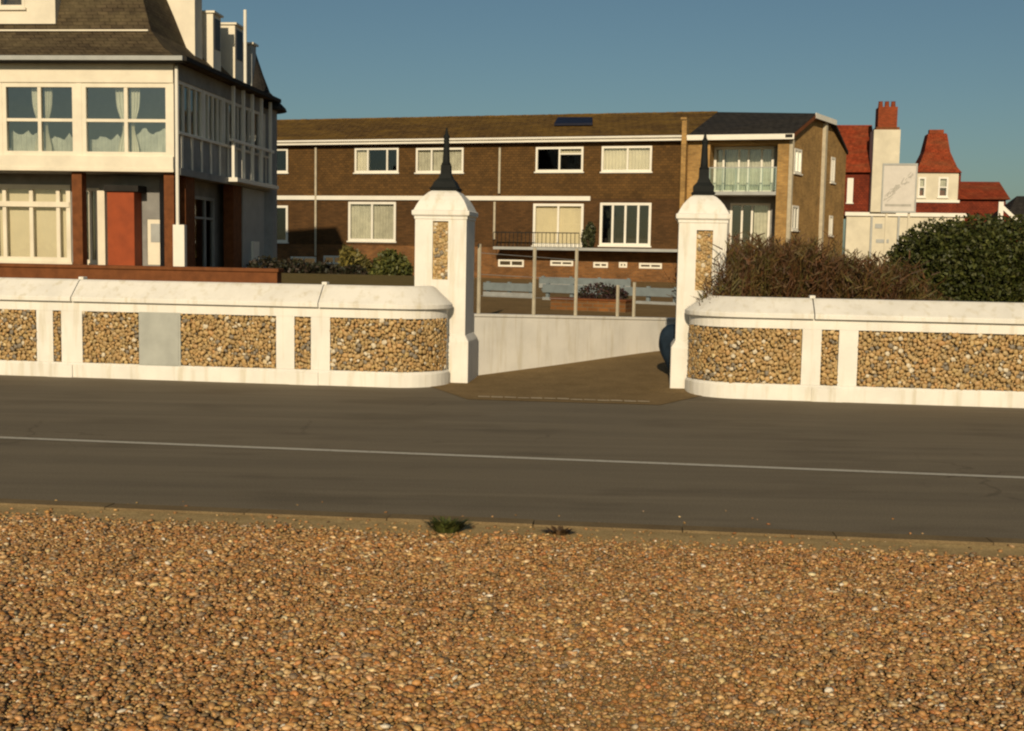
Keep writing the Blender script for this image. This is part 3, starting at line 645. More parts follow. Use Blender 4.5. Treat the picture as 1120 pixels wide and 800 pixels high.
m.build('deck_railing', M_IRON, troot)
r = tr(747, 137, 756, 217); m = MB().box(r[0], b - .003, -.55, -.003, ZB, ze + .75); m.box(r[0] - .05, b - .003, -.62, .3, ze + .755, ze + .85); m.build('party_wall', M_GABLE, troot)

# end block with slate roof and gable
cw = T.world(uC, 0); GL = 8.2
dst = None
best = min((abs(Frame(cw, R(ph) - math.pi / 2).px(924, 200)[0] - GL), ph) for ph in [20 + .25 * k for k in range(100)] if Frame(cw, R(ph) - math.pi / 2).px(924, 200)[0] > 0)
PHI = best[1]; GF = Frame(cw, R(PHI) - math.pi / 2); ga = math.pi / 2 - (R(PHI) - T.th)
eroot = thing('apartment_block', 'end block of the brown terrace with slate roof and glazed balcony', 'apartment block', T.world(uC, 0, 0), -T.th)
xf = (0, 0, ga)
def er(x0, y0, x1, y1, v=0): q = T.rect(x0, y0, x1, y1, v); return (q[0] - uC, q[1] - uC, q[2], q[3])
def gp_(x, y): return GF.px(x, y)
xl = uR - uC
rec = (er(776, 158, 850, 208)[0], er(776, 158, 850, 208)[1])
zbal = er(776, 158, 850, 210)[2]
ztr = tz - .35; zlow = ZF; RD = 1.3
m = MB(); wall_face(m, xl, 0, ZB, tz, [(rec[0], rec[1], zlow, tz - .25)], 0, RD); m.build('front_wall', M_GABLE, eroot)
up = er(779, 159, 846, 207, RD); lo = er(798, 222, 842, 266, RD)
up = (max(up[0], rec[0]), min(up[1], rec[1]), zbal + .05, tz - .27); lo = (lo[0], min(lo[1], rec[1] - .2), zlow + .02, zbal - .42)
m = MB(); wall_face(m, rec[0], rec[1], zlow, tz - .25, [up, lo], RD, .15); m.build('recess_wall', M_GREYWALL, eroot)
window(eroot, up, (.16, .42, .58, .8), (), fw=.10, curtain=[(0, .16, 0, 1), (.18, .42, 0, 1), (.42, .58, .0, 1), (.60, .97, 0, 1)], cmat=M_NET, y0=RD + .02, name='balcony_door', sill=False)
window(eroot, lo, (.3, .55,), (), fw=.10, curtain=[(.6, 1, 0, 1)], cmat=M_NET, y0=RD + .02, name='patio_door', sill=False)
m = MB().box(rec[0] + .003, rec[1] - .003, -.15, RD - .02, zbal - .14, zbal); m.build('balcony_slab', M_GREYTRIM, eroot)
m = MB().box(rec[0] + .02, rec[1] - .02, -.10, -.09, zbal + .05, zbal + 1.0); gb = m.build('balcony_glass', M_GLASSGREEN, eroot)
m = MB().box(rec[0], rec[1], -.12, -.07, zbal + 1.0, zbal + 1.04)
for k in range(6): q = rec[0] + .03 + (rec[1] - rec[0] - .06) * k / 5; m.box(q - .02, q + .02, -.089, -.05, zbal + .002, zbal + .998)
m.build('balcony_rail', M_GREYTRIM, eroot)
# gable wall (skew corner): profile from the photo
gA, gZ0 = gp_(862, 151); pts = [gp_(887, 127), gp_(907, 127), gp_(924, 152)]
gz = [tz] + [p[1] for p in pts]; gx = [0] + [p[0] for p in pts]
gx[2] = max(gx[2], gx[1] + .8)
m = MB(*xf)
gw = [GF.rect(868.5, 163, 876.5, 190), GF.rect(866, 225, 873, 252), GF.rect(908.5, 172, 913, 200), GF.rect(906.5, 236, 910.5, 258)]
gtop = min(gz[1:3]); gz[1] = gz[2] = gtop
GE = max(gx[3], GL)
wall_face(m, 0, GE, ZB, tz - .02, gw, 0, .15)
m.add([(0, 0, tz - .02), (gx[1], 0, gtop), (gx[2], 0, gtop), (GE, 0, tz - .02)], [(0, 3, 2, 1)]); m.build('gable_wall', M_GABLE, eroot)
for r in gw: window(eroot, r, (.5,), (), fw=.09, xf=xf, curtain=[(0, 1, 0, 1)], name='gable_window')
ca, sa = math.cos(ga), math.sin(ga)
def gl_(x, y, z): return (x * ca - y * sa, x * sa + y * ca, z)
m = MB(); ap = .30     # roof: two slopes and a flat top strip ending at the gable
A0 = (xl, -e, ze + .1); A1 = gl_(-.35, -.25, ze + .1); B1 = gl_(gx[1], -.25, gtop + .10); C1 = gl_(gx[2], -.25, gtop + .10); D1 = gl_(GE + .06, -.08, ze + .1)
B0 = (ur1 + um - uC, TD / 2, zr + .005); B0b = (xl, TD / 2 + .6, zr + .005); D0 = (xl, TD + e, ze + .1)
up_v = [A0, A1, B1, C1, D1, D0, B0b, B0]; n = len(up_v)
m.add(up_v + [(x, y, z - .14) for x, y, z in up_v], [(0, 1, 2, 7), (7, 2, 3, 6), (6, 3, 4, 5), (0, 7, 6), (0, 6, 5), (8, 15, 10, 9), (15, 14, 11, 10), (14, 13, 12, 11), (0, 8, 9, 1), (1, 9, 10, 2), (2, 10, 11, 3), (3, 11, 12, 4)])
m.build('slate_roof', M_SLATE, eroot)
m = MB().box(xl, .22, -e - .02, -e + .01, ze - .10, ze + .12)
m.build('fascia', M_TRIM, eroot)
m = MB(*xf); m.box(gx[1] - .15, gx[2] + .3, -.28, -.255, gtop - .12, gtop + .11); m.build('bargeboard', M_TRIM, eroot)
m = MB(*xf); m.add([(-.30, -.27, ze - .06), (gx[1], -.27, gtop - .1), (gx[1], -.27, gtop + .08), (-.30, -.27, ze + .1), (-.30, -.252, ze - .06), (gx[1], -.252, gtop - .1), (gx[1], -.252, gtop + .08), (-.30, -.252, ze + .1)],
               [(0, 1, 2, 3), (4, 7, 6, 5), (0, 3, 7, 4), (0, 4, 5, 1)]); m.build('bargeboard', M_BROWNPOST, eroot)
for (x, w_) in ((898.5, .13), (861.5, .085)):
    u = GF.px(x, 200)[0]; m = MB(*xf); zt_ = gtop - .13 if x > 890 else tz - .1
    if x < 890: u = .12
    m.box(u - w_, u + w_, -.16, -.003, ZB, zt_); m.build('downpipe', M_POST, eroot)
m = MB(); bk = [gl_(GE, 0, 0), (xl, TD, 0)]
m.add([(bk[0][0], bk[0][1], ZB), (bk[1][0], bk[1][1], ZB), (bk[1][0], bk[1][1], tz), (bk[0][0], bk[0][1], tz)], [(0, 1, 2, 3)]); m.build('rear_wall', M_GABLE, eroot)
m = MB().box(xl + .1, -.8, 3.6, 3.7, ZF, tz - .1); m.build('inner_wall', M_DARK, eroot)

# ------------------------------------------------------------ white gallery house on the left
HF = Frame(at_depth(191, 190, 30.6), R(5.5)); HS = Frame(HF.world(0), R(5.5) - math.pi / 2)
hroot = thing('gallery_house', 'large white house with glazed first floor gallery and dark tiled roof', 'house', HF.world(0, 0, 0), -HF.th)
sxf = (0, 0, math.pi / 2)
HL = -13.0; SD = HS.px(291, 160)[0]
z_eave = HF.px(120, 68)[1]; z_w1 = HF.px(120, 91)[1]; z_w0 = HF.px(120, 171)[1]; z_band = HF.px(120, 188)[1]; z_tr = HF.px(120, 134.5)[1]
hx = lambda x, y=130, v=0: HF.px(x, y, v)[0]
# structure of the upper floor
fas = MB().box(HL, 0, -.06, .10, z_w1, z_eave); fas.box(HL, 0, -.10, .10, z_band, z_w0 - .002)
fas.box(HL, .02, -.13, -.10, z_band - .005, z_band + .09); fas.build('gallery_band', M_CREAM, hroot, bevel=.012)
groups = [(hx(3), hx(84)), (hx(90), hx(186))]
span = groups[0][1] - groups[0][0]
groups = [(groups[0][0] - k * (span + .16), groups[0][1] - k * (span + .16)) for k in (3, 2, 1)] + groups
groups = [g for g in groups if g[0] > HL]
for k, g in enumerate(groups):
    cut = {3: (.5,), 4: (.5,)}.get(k, (.5,))
    cu = [(.47, .34, 'drape', 1), (.53, .64, 'drape', 1), (.0, .48, 'cafe', .34 + .06 * (k % 2)), (.52, 1, 'cafe', .42 - .09 * (k % 2))]
    window(hroot, (g[0], g[1], z_w0, z_w1), cut, (.49,), M_CREAM, .11, curtain=cu, glass=M_GLASSREF, sill=False, name='gallery_window', cmat=M_CURTAIN)
m = MB(); prev = HL
for g in groups + [(-.0, 0)]:
    if g[0] - prev > .02: MB().box(prev, g[0], -.03, .09, z_w0 - .001, z_w1 + .001).build('gallery_post', M_CREAM, hroot)
    prev = g[1]
# side of the gallery
su = lambda x, y=120: HS.px(x, y)[0]
zs1, zs0 = z_w1 + .12, HS.px(240, 140)[1]
zs0 = z_tr - .25
m = MB(*sxf); m.box(.12, SD, -.05, .10, zs1 + .002, z_eave); m.box(.12, SD, -.05, .10, z_band, zs0 - .002); m.box(-.0, SD + .1, -.16, -.052, z_band - .06, z_band + .12); m.build('side_band', M_SIDE, hroot)
ends = [.15, su(222), su(244), su(266), su(289)]
for k in range(4):
    window(hroot, (ends[k] + .06, ends[k + 1] - .06, zs0, zs1), (.25, .5, .75), (), M_TRIM, .09, xf=sxf, sill=False, name='side_window', curtain=[(.1, .3, 0, .6)], cmat=M_NET)
m = MB(*sxf)
for k in range(5): MB(*sxf).box(ends[k] - .058, ends[k] + .058, -.03, .09, zs0 - .001, zs1 + .001).build('side_post', M_TRIM, hroot)
# balcony of the side: pale uprights in front of the lower band
m = MB(*sxf)
for x in (246, 257, 267, 277, 287): q = su(x, 180); m.box(q - .05, q + .05, -.30, -.22, z_band + .12, z_eave - .06)
m.box(su(243, 180), su(290, 180), -.31, -.21, z_tr - .098, z_tr - .02); m.box(su(243, 180), su(290, 180), -.45, -.165, z_band, z_band + .118); m.build('balcony_frame', M_TRIM, hroot)
m = MB(*sxf)
for k in range(11):
    q = .35 + (SD - .6) * k / 10; m.box(q - .03, q + .03, -.09, -.053, z_band + .125, zs0 - .01)
m.box(.12, SD, -.12, -.053, zs0 - .008, zs0 + .05); m.build('batten', M_TRIM, hroot)
# floor slab, ceiling shell and back of the house
m = MB(); m.box(HL, 0.0, .105, SD, z_band - .02, z_band + .10); m.box(HL, -.4, 3.2, 3.3, z_band + .12, z_eave); m.build('upper_floor', M_GREYWALL, hroot)
m = MB(); m.box(HL, -.15, .11, SD - .1, z_eave - .12, z_eave - .05); m.build('ceiling', M_GREYWALL, hroot)
m = MB(); m.box(HL, 0, SD, SD + .2, .6, z_eave); m.box(HL - .2, HL, 0, SD, .6, z_eave); m.build('rear_wall', M_GREYWALL, hroot)
# ground floor, set back under the gallery
GV = 1.05; ZG = .75
def hr(x0, y0, x1, y1, v=GV): return HF.rect(x0, y0, x1, y1, v)
big = hr(-8, 202, 78, 286); slim = hr(90, 206, 109, 288); door = hr(161, 240, 181, 290)
h2 = [(big[0] - k * 4.2, big[1] - k * 4.2, big[2], big[3]) for k in (1, 2)]
m = MB(); wall_face(m, HL, -.3, ZG, z_band - .03, [big, slim, door] + h2, GV, .15); m.build('ground_floor_wall', M_GREYWALL, hroot)
for r in [big] + h2:
    window(hroot, r, (.16, .5, .84), (), M_CREAM, .12, curtain=[(0, 1, 0, 1)], y0=GV - .04, name='bay_window', cmat=M_BLIND)
q = [w_ for w_ in hroot.children if w_.name.startswith('bay_window')]
zt_ = HF.px(40, 224, GV)[1]
for w_, r in zip(q, [big] + h2):
    m = MB(); m.box(r[0] + .02, r[1] - .02, GV - .075, GV - .041, zt_ - .06, zt_ + .08); m.build('transom', M_CREAM, w_)
window(hroot, slim, (.5,), (), M_CREAM, .09, curtain=[(0, .6, 0, 1)], y0=GV - .04, name='slim_window', cmat=M_NET)
m = MB().box(door[0], door[1], GV + .02, GV + .08, door[2], door[3]); d = m.build('side_door', M_CREAM, hroot, bevel=.01)
MB().box(door[0] + .1, door[1] - .1, GV + .005, GV + .0195, (door[2] + door[3]) / 2, door[3] - .12).build('door_panel', M_GREYTRIM, d)
r = hr(109, 209, 117, 290, .98); MB().box(r[0], r[1], .85, GV - .002, ZG, r[3]).build('door_jamb', M_CREAM, hroot)
r = hr(117.5, 212, 147, 300, .55); MB().box(r[0], r[1], .55, GV - .003, ZG, r[3] + .05).build('porch_pier', M_REDDOOR, hroot, bevel=.01)
m = MB(); m.box(r[0] - .06, r[1] + .14, .48, GV - .004, r[3] + .052, r[3] + .22); m.build('porch_shade_block', M_DARK, hroot, bevel=.01)  # shadow above the porch pier, put in as a near-black block
for x0, x1 in ((79, 90), (179.5, 190.5), (-75, -64), (-200, -189)):
    r = HF.rect(x0, 195, x1, 290, .05); MB().box(r[0], r[1], .05, .05 + (r[1] - r[0]), ZG, z_band - .022).build('brick_post', M_BROWNPOST, hroot, bevel=.008)
m = MB(*sxf)
r1 = [(su(x0, 250), su(x1, 250)) for x0, x1 in ((204, 214), (256, 265))]
for x0, x1 in r1: MB(*sxf).box(x0, x1, .02, .02 + .30, ZG, z_band - .023).build('brick_post', M_BROWNPOST, hroot)
# side ground floor: recessed grey wall with dark glazed door, white pier
dd = (su(222, 250), su(254, 250), ZG + .05, z_band - .45)
m = MB(*sxf); wall_face(m, .35, SD, ZG, z_band - .03, [dd], .55, .15); m.build('side_wall', M_GREYWALL, hroot)
window(hroot, dd, (.33, .7), (.75,), M_GREYTRIM, .09, xf=sxf, y0=.53, sill=False, name='side_glazed_door')
m = MB(*sxf); x0, x1 = su(266, 250), su(290, 250); m.box(x0, x1, .0, .3, ZG, z_band - .065); m.build('side_pier', M_GREYTRIM, hroot)
m = MB(*sxf); x0, x1 = su(274.5, 250), su(281, 250); m.box(x0, x1, -.08, -.004, ZG, ZG + 1.25); m.build('meter_cupboard', M_TRIM, hroot)
u_, zt_ = HF.px(195, 80, -.12); zb_ = HF.px(195, 246, -.12)[1]
m = MB(); m.tube((.10, -.08, zb_), (.10, -.08, z_eave - .12), .045, None, 8); m.build('downpipe', M_TRIM, hroot)
m = MB(); m.box(.0, .30, -.15, .02, ZG, zb_); m.build('gatepost', M_TRIM, hroot)
# roof: bell-cast lower slope, steep upper slope, hipped at the corner
HE = .42
i1 = 1.0; z1 = HF.px(80, 34, i1)[1]
up_z = z1 + 3.4; i2 = 2.5
m = MB()
ringsR = []
for ins, z in ((-HE, z_eave + .02), (-HE * .2, z_eave + .14), (.45, z_eave + .45), (i1, z1), (1.35, z1 + .85), (1.75, z1 + 1.75), (i2, up_z)):
    ringsR.append([(HL + ins, ins, z), (-ins, ins, z), (-ins, SD - ins * .6, z), (HL + ins, SD - ins * .6, z)])
m.rings(ringsR, cap=True); roofH = m.build('roof', M_DKTILE, hroot)
m = MB(); m.box(HL + i1, -i1 - .05, i1 - .09, i1 - .04, z1 - .02, z1 + .02); m.build('lead_flashing', M_CREAM, roofH)
m = MB(); m.box(HL - HE, HE, -HE - .09, -HE - .003, z_eave - .03, z_eave + .08); m.build('gutter', M_GREYTRIM, hroot)
m = MB(); m.box(HE + .003, HE + .08, -HE, SD, z_eave - .03, z_eave + .08); m.box(HL, HE, -HE, -.062, z_eave - .05, z_eave - .031); m.build('side_gutter', M_DARK, hroot)
# front dormer
r = HF.rect(-70, -40, 60, 20, i1 + .03)
m = MB(); wo_ = (r[0] + .4, hx(27, 5, i1 + .03), HF.px(10, 9, i1 + .03)[1], HF.px(10, -40, i1 + .03)[1]); wall_face(m, r[0], r[1], r[2] - .15, r[3] + .6, [wo_], i1 + .03, .12)
m.add([(r[1], i1 + .03, r[2] - .15), (r[1], 4, r[2] - .15), (r[1], 4, r[3] + .6), (r[1], i1 + .03, r[3] + .6), (r[0], i1 + .03, r[3] + .6), (r[0], 4, r[3] + .6)], [(0, 1, 2, 3), (4, 3, 2, 5)])
dm = m.build('dormer', M_CREAM, hroot); window(dm, wo_, (.35, .62), (), M_CREAM, .08, y0=i1 + .03, name='dormer_window') if 0 else None
m = MB(); window(hroot, wo_, (.33, .66), (), M_CREAM, .08, y0=i1 + .02, name='dormer_window')
# side dormers and chimneys on the right slope
def sbox(x0, y0, x1, y1, inset, deep, mat, name, cap=None, win=None):
    a0, a1 = HS.px(x0, (y0 + y1) / 2, inset)[0], HS.px(x1, (y0 + y1) / 2, inset)[0]; zb = HS.px(x0, y1, inset)[1]; zt = HS.px((x0 + x1) / 2, y0, inset)[1]
    # front-facing face at a0 (towards the road), outward face at the inset
    m = MB(*sxf); m.box(a0, max(a1, a0 + .35), inset, inset + deep, zb - .8, zt); o = m.build(name, mat, hroot)
    if cap: c = MB(*sxf); c.box(a0 - .06, max(a1, a0 + .35) + .06, inset - .07, inset + deep + .05, zt, zt + .06); c.build('dormer_roof', M_CREAM, o)
    if win:
        c = MB(*sxf); q = max(a1, a0 + .35); c.box(a0 + .12, q - .10, inset - .02, inset - .003, zt - win, zt - .12); c.build('dormer_pane', M_SOLAR, o)
    return o
sbox(213, -14, 221, 52, .75, 1.2, M_CREAM, 'chimney_stack', True)
sbox(233, 17, 241.5, 50, .55, .75, M_CREAM, 'side_dormer', True, 1.0)
sbox(257, 30, 266, 70, .45, .7, M_CREAM, 'side_dormer', True, 1.0)
sbox(275.5, 50, 280, 86, .4, .45, M_GREYTRIM, 'side_chimney', True)
a0, zt_ = HS.px(268, 11, .05); zb_ = HS.px(268, 97, .05)[1]
m = MB(*sxf); m.tube((a0, .05, zb_ - .3), (a0, .05, zt_), .05, None, 8); m.build('flue_pipe', M_TRIM, hroot)
# round turret with dark cone at the back corner
tcx, tz1 = HS.px(291, 122, .3)
m = MB(); cxT, cyT = -.58, SD + .35; Rt = .80
m.round_loft(cxT, cyT, [(Rt, .6), (Rt, tz1 - .02)], 20); m.build('turret_wall', M_SIDE, hroot, smooth=False)
ztt = HS.px(282, 72, .3)[1]
m = MB(); m.round_loft(cxT, cyT, [(Rt + .32, tz1 - .05), (Rt + .28, tz1 + .05), (Rt * .72, tz1 + .55), (Rt * .45, tz1 + 1.1), (.03, ztt + .75)], 20); m.build('turret_roof', M_SLATE, hroot)

# low brown garden wall in front of the house
gw0 = W.world(-20, 3.2); gl0 = W.local(gw0)
groot = thing('garden_wall', 'low brown brick garden wall below the white house windows', 'wall', W.world(-4.0, 3.4, .9), -W.th)
gx0, gz_ = W.px(-400, 290, 3.4); gx1 = W.px(303, 297, 3.4)[0]; gzt = W.px(150, 291, 3.4)[1]
gx0 += 4; gx1 += 4
MB().box(gx0, gx1, 0, .22, -.02, gzt - .9 - .06).build('brickwork', M_BROWNPOST, groot); MB().box(gx0, gx1 + .03, -.03, .25, gzt - .9 - .058, gzt - .9).build('wall_top', M_BROWNPOST, groot, bevel=.01)

# ------------------------------------------------------------ red tiled house far right
RF = Frame(at_depth(950, 235, 72), R(9)); 
rr0 = thing('red_tiled_house', 'red tile hung house with white chimney stack beyond the bushes', 'house', RF.world(0, 0, 0), -RF.th)
q = lambda x0, y0, x1, y1, v=0: RF.rect(x0, y0, x1, y1, v)
body = q(905, 190, 957, 236); rz = RF.px(940, 137, 3)[1]; ez = RF.px(940, 189)[1]
wl = q(926.5, 195, 933, 222)
m = MB(); wall_face(m, body[0], q(957, 190, 1050, 236)[1], body[2], ez, [wl], 0, .12); x1_ = q(957, 190, 1050, 236)[1]
m.add([(body[0], 0, body[2]), (body[0], 6, body[2]), (body[0], 6, ez), (body[0], 0, ez), (x1_, 0, body[2]), (x1_, 6, body[2]), (x1_, 6, ez), (x1_, 0, ez)], [(0, 1, 2, 3), (4, 7, 6, 5), (1, 5, 6, 2)]); m.build('hung_tile_wall', M_REDHUNG, rr0)
window(rr0, wl, (.5,), (), fw=.12)
xr = q(953, 150, 960, 180)[1]
m = MB(); m.rings([[(body[0], -.3, ez), (body[0], 3, rz), (body[0], 6.3, ez)], [(xr, -.3, ez), (xr, 3, rz), (xr, 6.3, ez)]]); m.build('main_roof', M_REDTILE, rr0)
lowb = q(924, 235, 1052, 290); m = MB(); m.box(lowb[0], lowb[1], -.4, -.01, -.2, lowb[3]); 
m.build('white_ground_floor', M_CREAMWALL, rr0)
m = MB(); m.box(lowb[0] - .1, lowb[1] + .1, -.55, -.401, lowb[3] - .12, lowb[3] + .10); m.build('white_ledge', M_TRIM, rr0)
for x in (951.5, 981): u = q(x, 240, x + 2, 270, -.4)[0]; MB().box(u, u + .12, -.5, -.402, -.1, lowb[3] - .13).build('downpipe', M_GREYTRIM, rr0)
for (x0, y0, x1, y1) in ((957, 245, 965, 250), (958, 262, 972, 266)): r = q(x0, y0, x1, y1, -.4); MB().box(r[0], r[1], -.43, -.401, r[2], r[3]).build('wall_vent', M_GREYTRIM, rr0)
ch = q(954, 142, 983, 235, -.8); m = MB(); m.box(ch[0], ch[1], -.8, .8, lowb[3] + .11, ch[3]); st_ = m.build('chimney_stack', M_CREAMWALL, rr0)
ct_ = q(960.5, 117, 981.5, 142, -.6); m = MB(); m.box(ct_[0], ct_[1], -.6, .6, ch[3], ct_[3]); m.box(ct_[0] - .12, ct_[1] + .12, -.72, .72, ct_[3] - .18, ct_[3] - .02) if 0 else None
top_ = m.build('chimney_top', M_REDBRICK, st_)
MB().box(ct_[0] - .10, ct_[1] + .14, -.70, .70, ch[3] - .02, ch[3] + .16).build('chimney_course', M_BROWNPOST, st_)
for k in range(3): x = ct_[0] + (ct_[1] - ct_[0]) * (k + .5) / 3; MB().round_loft(x, 0, [(.15, ct_[3]), (.12, ct_[3] + .35), (.14, ct_[3] + .38)], 10).build('chimney_pot', M_REDBRICK, st_)
# tower with pyramid roof
tw = q(1002, 189, 1048, 220, -.3); tb = q(1002, 220, 1048, 236, -.3); thw = (tw[1] - tw[0]) / 2; tcx_ = (tw[0] + tw[1]) / 2; tcy = -.3 + thw
wins = [q(1004, 194, 1012.5, 216, -.3), q(1026, 194, 1037, 216, -.3)]
m = MB(); wall_face(m, tw[0], tw[1], tw[2], tw[3], wins, -.3, .12); m.add([(tw[1], -.3, tw[2]), (tw[1], tcy + thw, tw[2]), (tw[1], tcy + thw, tw[3]), (tw[1], -.3, tw[3]), (tw[0], -.3, tw[2]), (tw[0], tcy + thw, tw[2]), (tw[0], tcy + thw, tw[3]), (tw[0], -.3, tw[3])], [(0, 1, 2, 3), (4, 7, 6, 5)])
m.build('tower_wall', M_CREAMWALL, rr0)
for r in wins: window(rr0, r, (), (.5,), fw=.10, y0=-.34, curtain=[(0, 1, .5, 1)], cmat=M_NET, name='tower_window')
m = MB().box(tw[0], tw[1], -.32, 4, tb[2], tb[3] - .1); m.build('tower_base', M_REDHUNG, rr0)
m = MB().box(tw[0] - .1, tw[1] + .1, -.42, -.321, tb[3] - .098, tb[3] + .05); m.build('tower_sill', M_TRIM, rr0)
zt1 = RF.px(1022, 147, tcy)[1]; tt = q(1015, 140, 1031, 150, tcy)
m = MB().square_loft(tcx_, tcy, [(thw + .15, tw[3]), (thw * .92, tw[3] + .35), (thw * .62, tw[3] + 1.25), (.55, zt1 - .05), (.5, zt1)]); m.build('tower_roof', M_REDTILE, rr0)
m = MB().box(tcx_ - .42, tcx_ + .42, tcy - .2, tcy + .2, zt1 - .02, zt1 + .25); m.build('roof_finial', M_REDBRICK, rr0)
# lower wing and its roof
wg = q(1048, 200, 1100, 245, .5); m = MB(); m.box(wg[0] + .02, wg[1], .5, 6, -.2, wg[3] - .9); m.build('wing_wall', M_REDHUNG, rr0)
wz = RF.px(1075, 199, 3.2)[1]; m = MB(); m.rings([[(wg[0] + .02, .2, wg[3] - 1.0), (wg[0] + .02, 3.2, wz), (wg[0] + .02, 6.2, wg[3] - 1.0)], [(wg[1] + .2, .2, wg[3] - 1.0), (wg[1] + .2, 3.2, wz), (wg[1] + .2, 6.2, wg[3] - 1.0)]]); m.build('wing_roof', M_REDTILE, rr0)
# second small house at the edge
KF = Frame(at_depth(1120, 235, 66), R(9)); kroot = thing('slate_roofed_house', 'dark slate roofed house with white bargeboard at the right edge', 'house', KF.world(0, 0, 0), -KF.th)
k0 = KF.px(1094, 230)[0]; kz = KF.px(1110, 215, 2)[1]; kz0 = KF.px(1117, 248)[1]; k1 = KF.px(1118, 248)[0]; kzp = KF.px(1094, 223)[1]
m = MB(); m.box(k0, 9, 0, 7, -.2, kz0); m.build('house_wall', M_REDHUNG, kroot)
m = MB(); m.add([(k0, -.02, kz0), (k0, -.02, kzp), (k1, -.02, kz0)], [(0, 2, 1)]); m.build('gable', M_REDHUNG, kroot)
m = MB(); m.add([(k0 - .1, -.1, kzp + .12), (k1 + .3, -.1, kz0 - .1), (k1 + .3, -.1, kz0 - .36), (k0 - .1, -.1, kzp - .14), (k0 - .1, -.03, kzp + .12), (k1 + .3, -.03, kz0 - .1), (k1 + .3, -.03, kz0 - .36), (k0 - .1, -.03, kzp - .14)], [(0, 3, 2, 1), (4, 5, 6, 7), (0, 1, 5, 4), (2, 3, 7, 6)])
m.box(k0 - .12, k0 + .14, -.12, -.031, kz0 - .6, kzp + .1); m.build('bargeboard', M_TRIM, kroot)
m = MB(); m.add([(k0 + .1, .0, kz0), (9, .0, kz0), (9, 3.5, kz + .2), (k0 + 1.7, 3.5, kz + .1), (9, 7.2, kz0), (k0 + .1, 7.2, kz0)], [(0, 1, 2, 3), (3, 2, 4, 5), (0, 3, 5), (1, 4, 2)]); m.build('slate_roof', M_SLATE, kroot)
# white board sign in front of the chimney
SF = Frame(at_depth(984, 205, 58), R(12)); sb = SF.rect(966, 181, 1001, 231); sc = (sb[0] + sb[1]) / 2
sroot = thing('signboard', 'square white board with faded diagonal marks on posts before the red house', 'sign', SF.world(sc, 0, 0), -SF.th); hw = (sb[1] - sb[0]) / 2
MB().box(-hw, hw, 0, .06, sb[2], sb[3]).build('board', M_SIGN, sroot)
m = MB()
for a_, b_, c_, d_ in ((-hw - .07, hw + .07, sb[3], sb[3] + .09), (-hw - .07, hw + .07, sb[2] - .09, sb[2])): m.box(a_, b_, -.03, .08, c_, d_)
m.box(-hw - .07, -hw, -.03, .08, sb[2], sb[3]); m.box(hw, hw + .07, -.03, .08, sb[2], sb[3]); m.build('board_frame', M_GREYTRIM, sroot)
m = MB(); zc_ = (sb[2] + sb[3]) / 2; Hh = (sb[3] - sb[2])
rs = random.Random(5)
for k in range(26):      # faded, illegible diagonal brush marks
    t = rs.random(); x = -hw * .75 + t * hw * 1.4 + rs.uniform(-.12, .12); z = sb[2] + Hh * (.30 + .52 * t) + rs.uniform(-.16, .16); a_ = rs.uniform(.2, 1.2); l_ = rs.uniform(.06, .2); w_ = rs.uniform(.014, .035)
    c_, s_ = math.cos(a_), math.sin(a_); yy = -.006 - .0002 * k
    m.add([(x - c_ * l_ + s_ * w_, yy, z - s_ * l_ - c_ * w_), (x + c_ * l_ + s_ * w_ * .5, yy, z + s_ * l_ - c_ * w_ * .5), (x + c_ * l_ - s_ * w_ * .5, yy, z + s_ * l_ + c_ * w_ * .5), (x - c_ * l_ - s_ * w_, yy, z - s_ * l_ + c_ * w_)], [(0, 1, 2, 3)])
m.add([(-hw * .85, -.006, sb[2] + Hh * .10), (hw * .8, -.006, sb[2] + Hh * .10), (hw * .8, -.006, sb[2] + Hh * .15), (-hw * .85, -.006, sb[2] + Hh * .15)], [(0, 1, 2, 3)])
m.build('board_marks', M_SIGNMARK, sroot)
for s_ in (-1, 1): MB().box(s_ * hw * .7 - .05, s_ * hw * .7 + .05, .062, .16, -.2, sb[2] + .4).build('sign_post', M_CREAMWALL, sroot)

# ------------------------------------------------------------ things in the car park and gateway
def rail_fence(label, pa, pb, ztop, zlow, z0, nposts, group=None):
    d = pb - pa; Ln = Vector((d.x, d.y)).length; root = thing('barrier_rail', label, 'barrier', (pa.x, pa.y, z0), math.atan2(d.y, d.x), group)
    MB().box(0, Ln, -.03, .03, ztop - z0 - .20, ztop - z0).build('top_rail', M_RAIL, root, bevel=.01)
    MB().box(0, Ln, -.03, .03, zlow - z0 - .14, zlow - z0).build('low_rail', M_GALV, root, bevel=.01)
    for k in range(nposts): x = .1 + (Ln - .2) * k / (nposts - 1); MB().box(x - .04, x + .04, .032, .10, 0, ztop - z0 + .03).build('post', M_RAIL, root)
pa, pb = at_depth(529, 309, 30), at_depth(583, 309, 29.2)
rail_fence('blue grey two rail barrier standing nearest the left gate pillar', pa, pb, pa.z, at_depth(529, 319, 30).z, LZ, 3, 'car park barriers')
pa, pb = at_depth(594, 311, 28.5), at_depth(742, 313, 26.5)
rail_fence('longer blue grey two rail barrier across the middle of the gateway', pa, pb, pa.z, at_depth(594, 325, 28.5).z, LZ, 6, 'car park barriers')
pa, pb = at_depth(590, 303, 36), at_depth(690, 304, 34.5)
rail_fence('farthest blue grey barrier rails in front of the brick basement', pa, pb, pa.z, at_depth(590, 310, 36).z, LZ, 4, 'car park barriers')
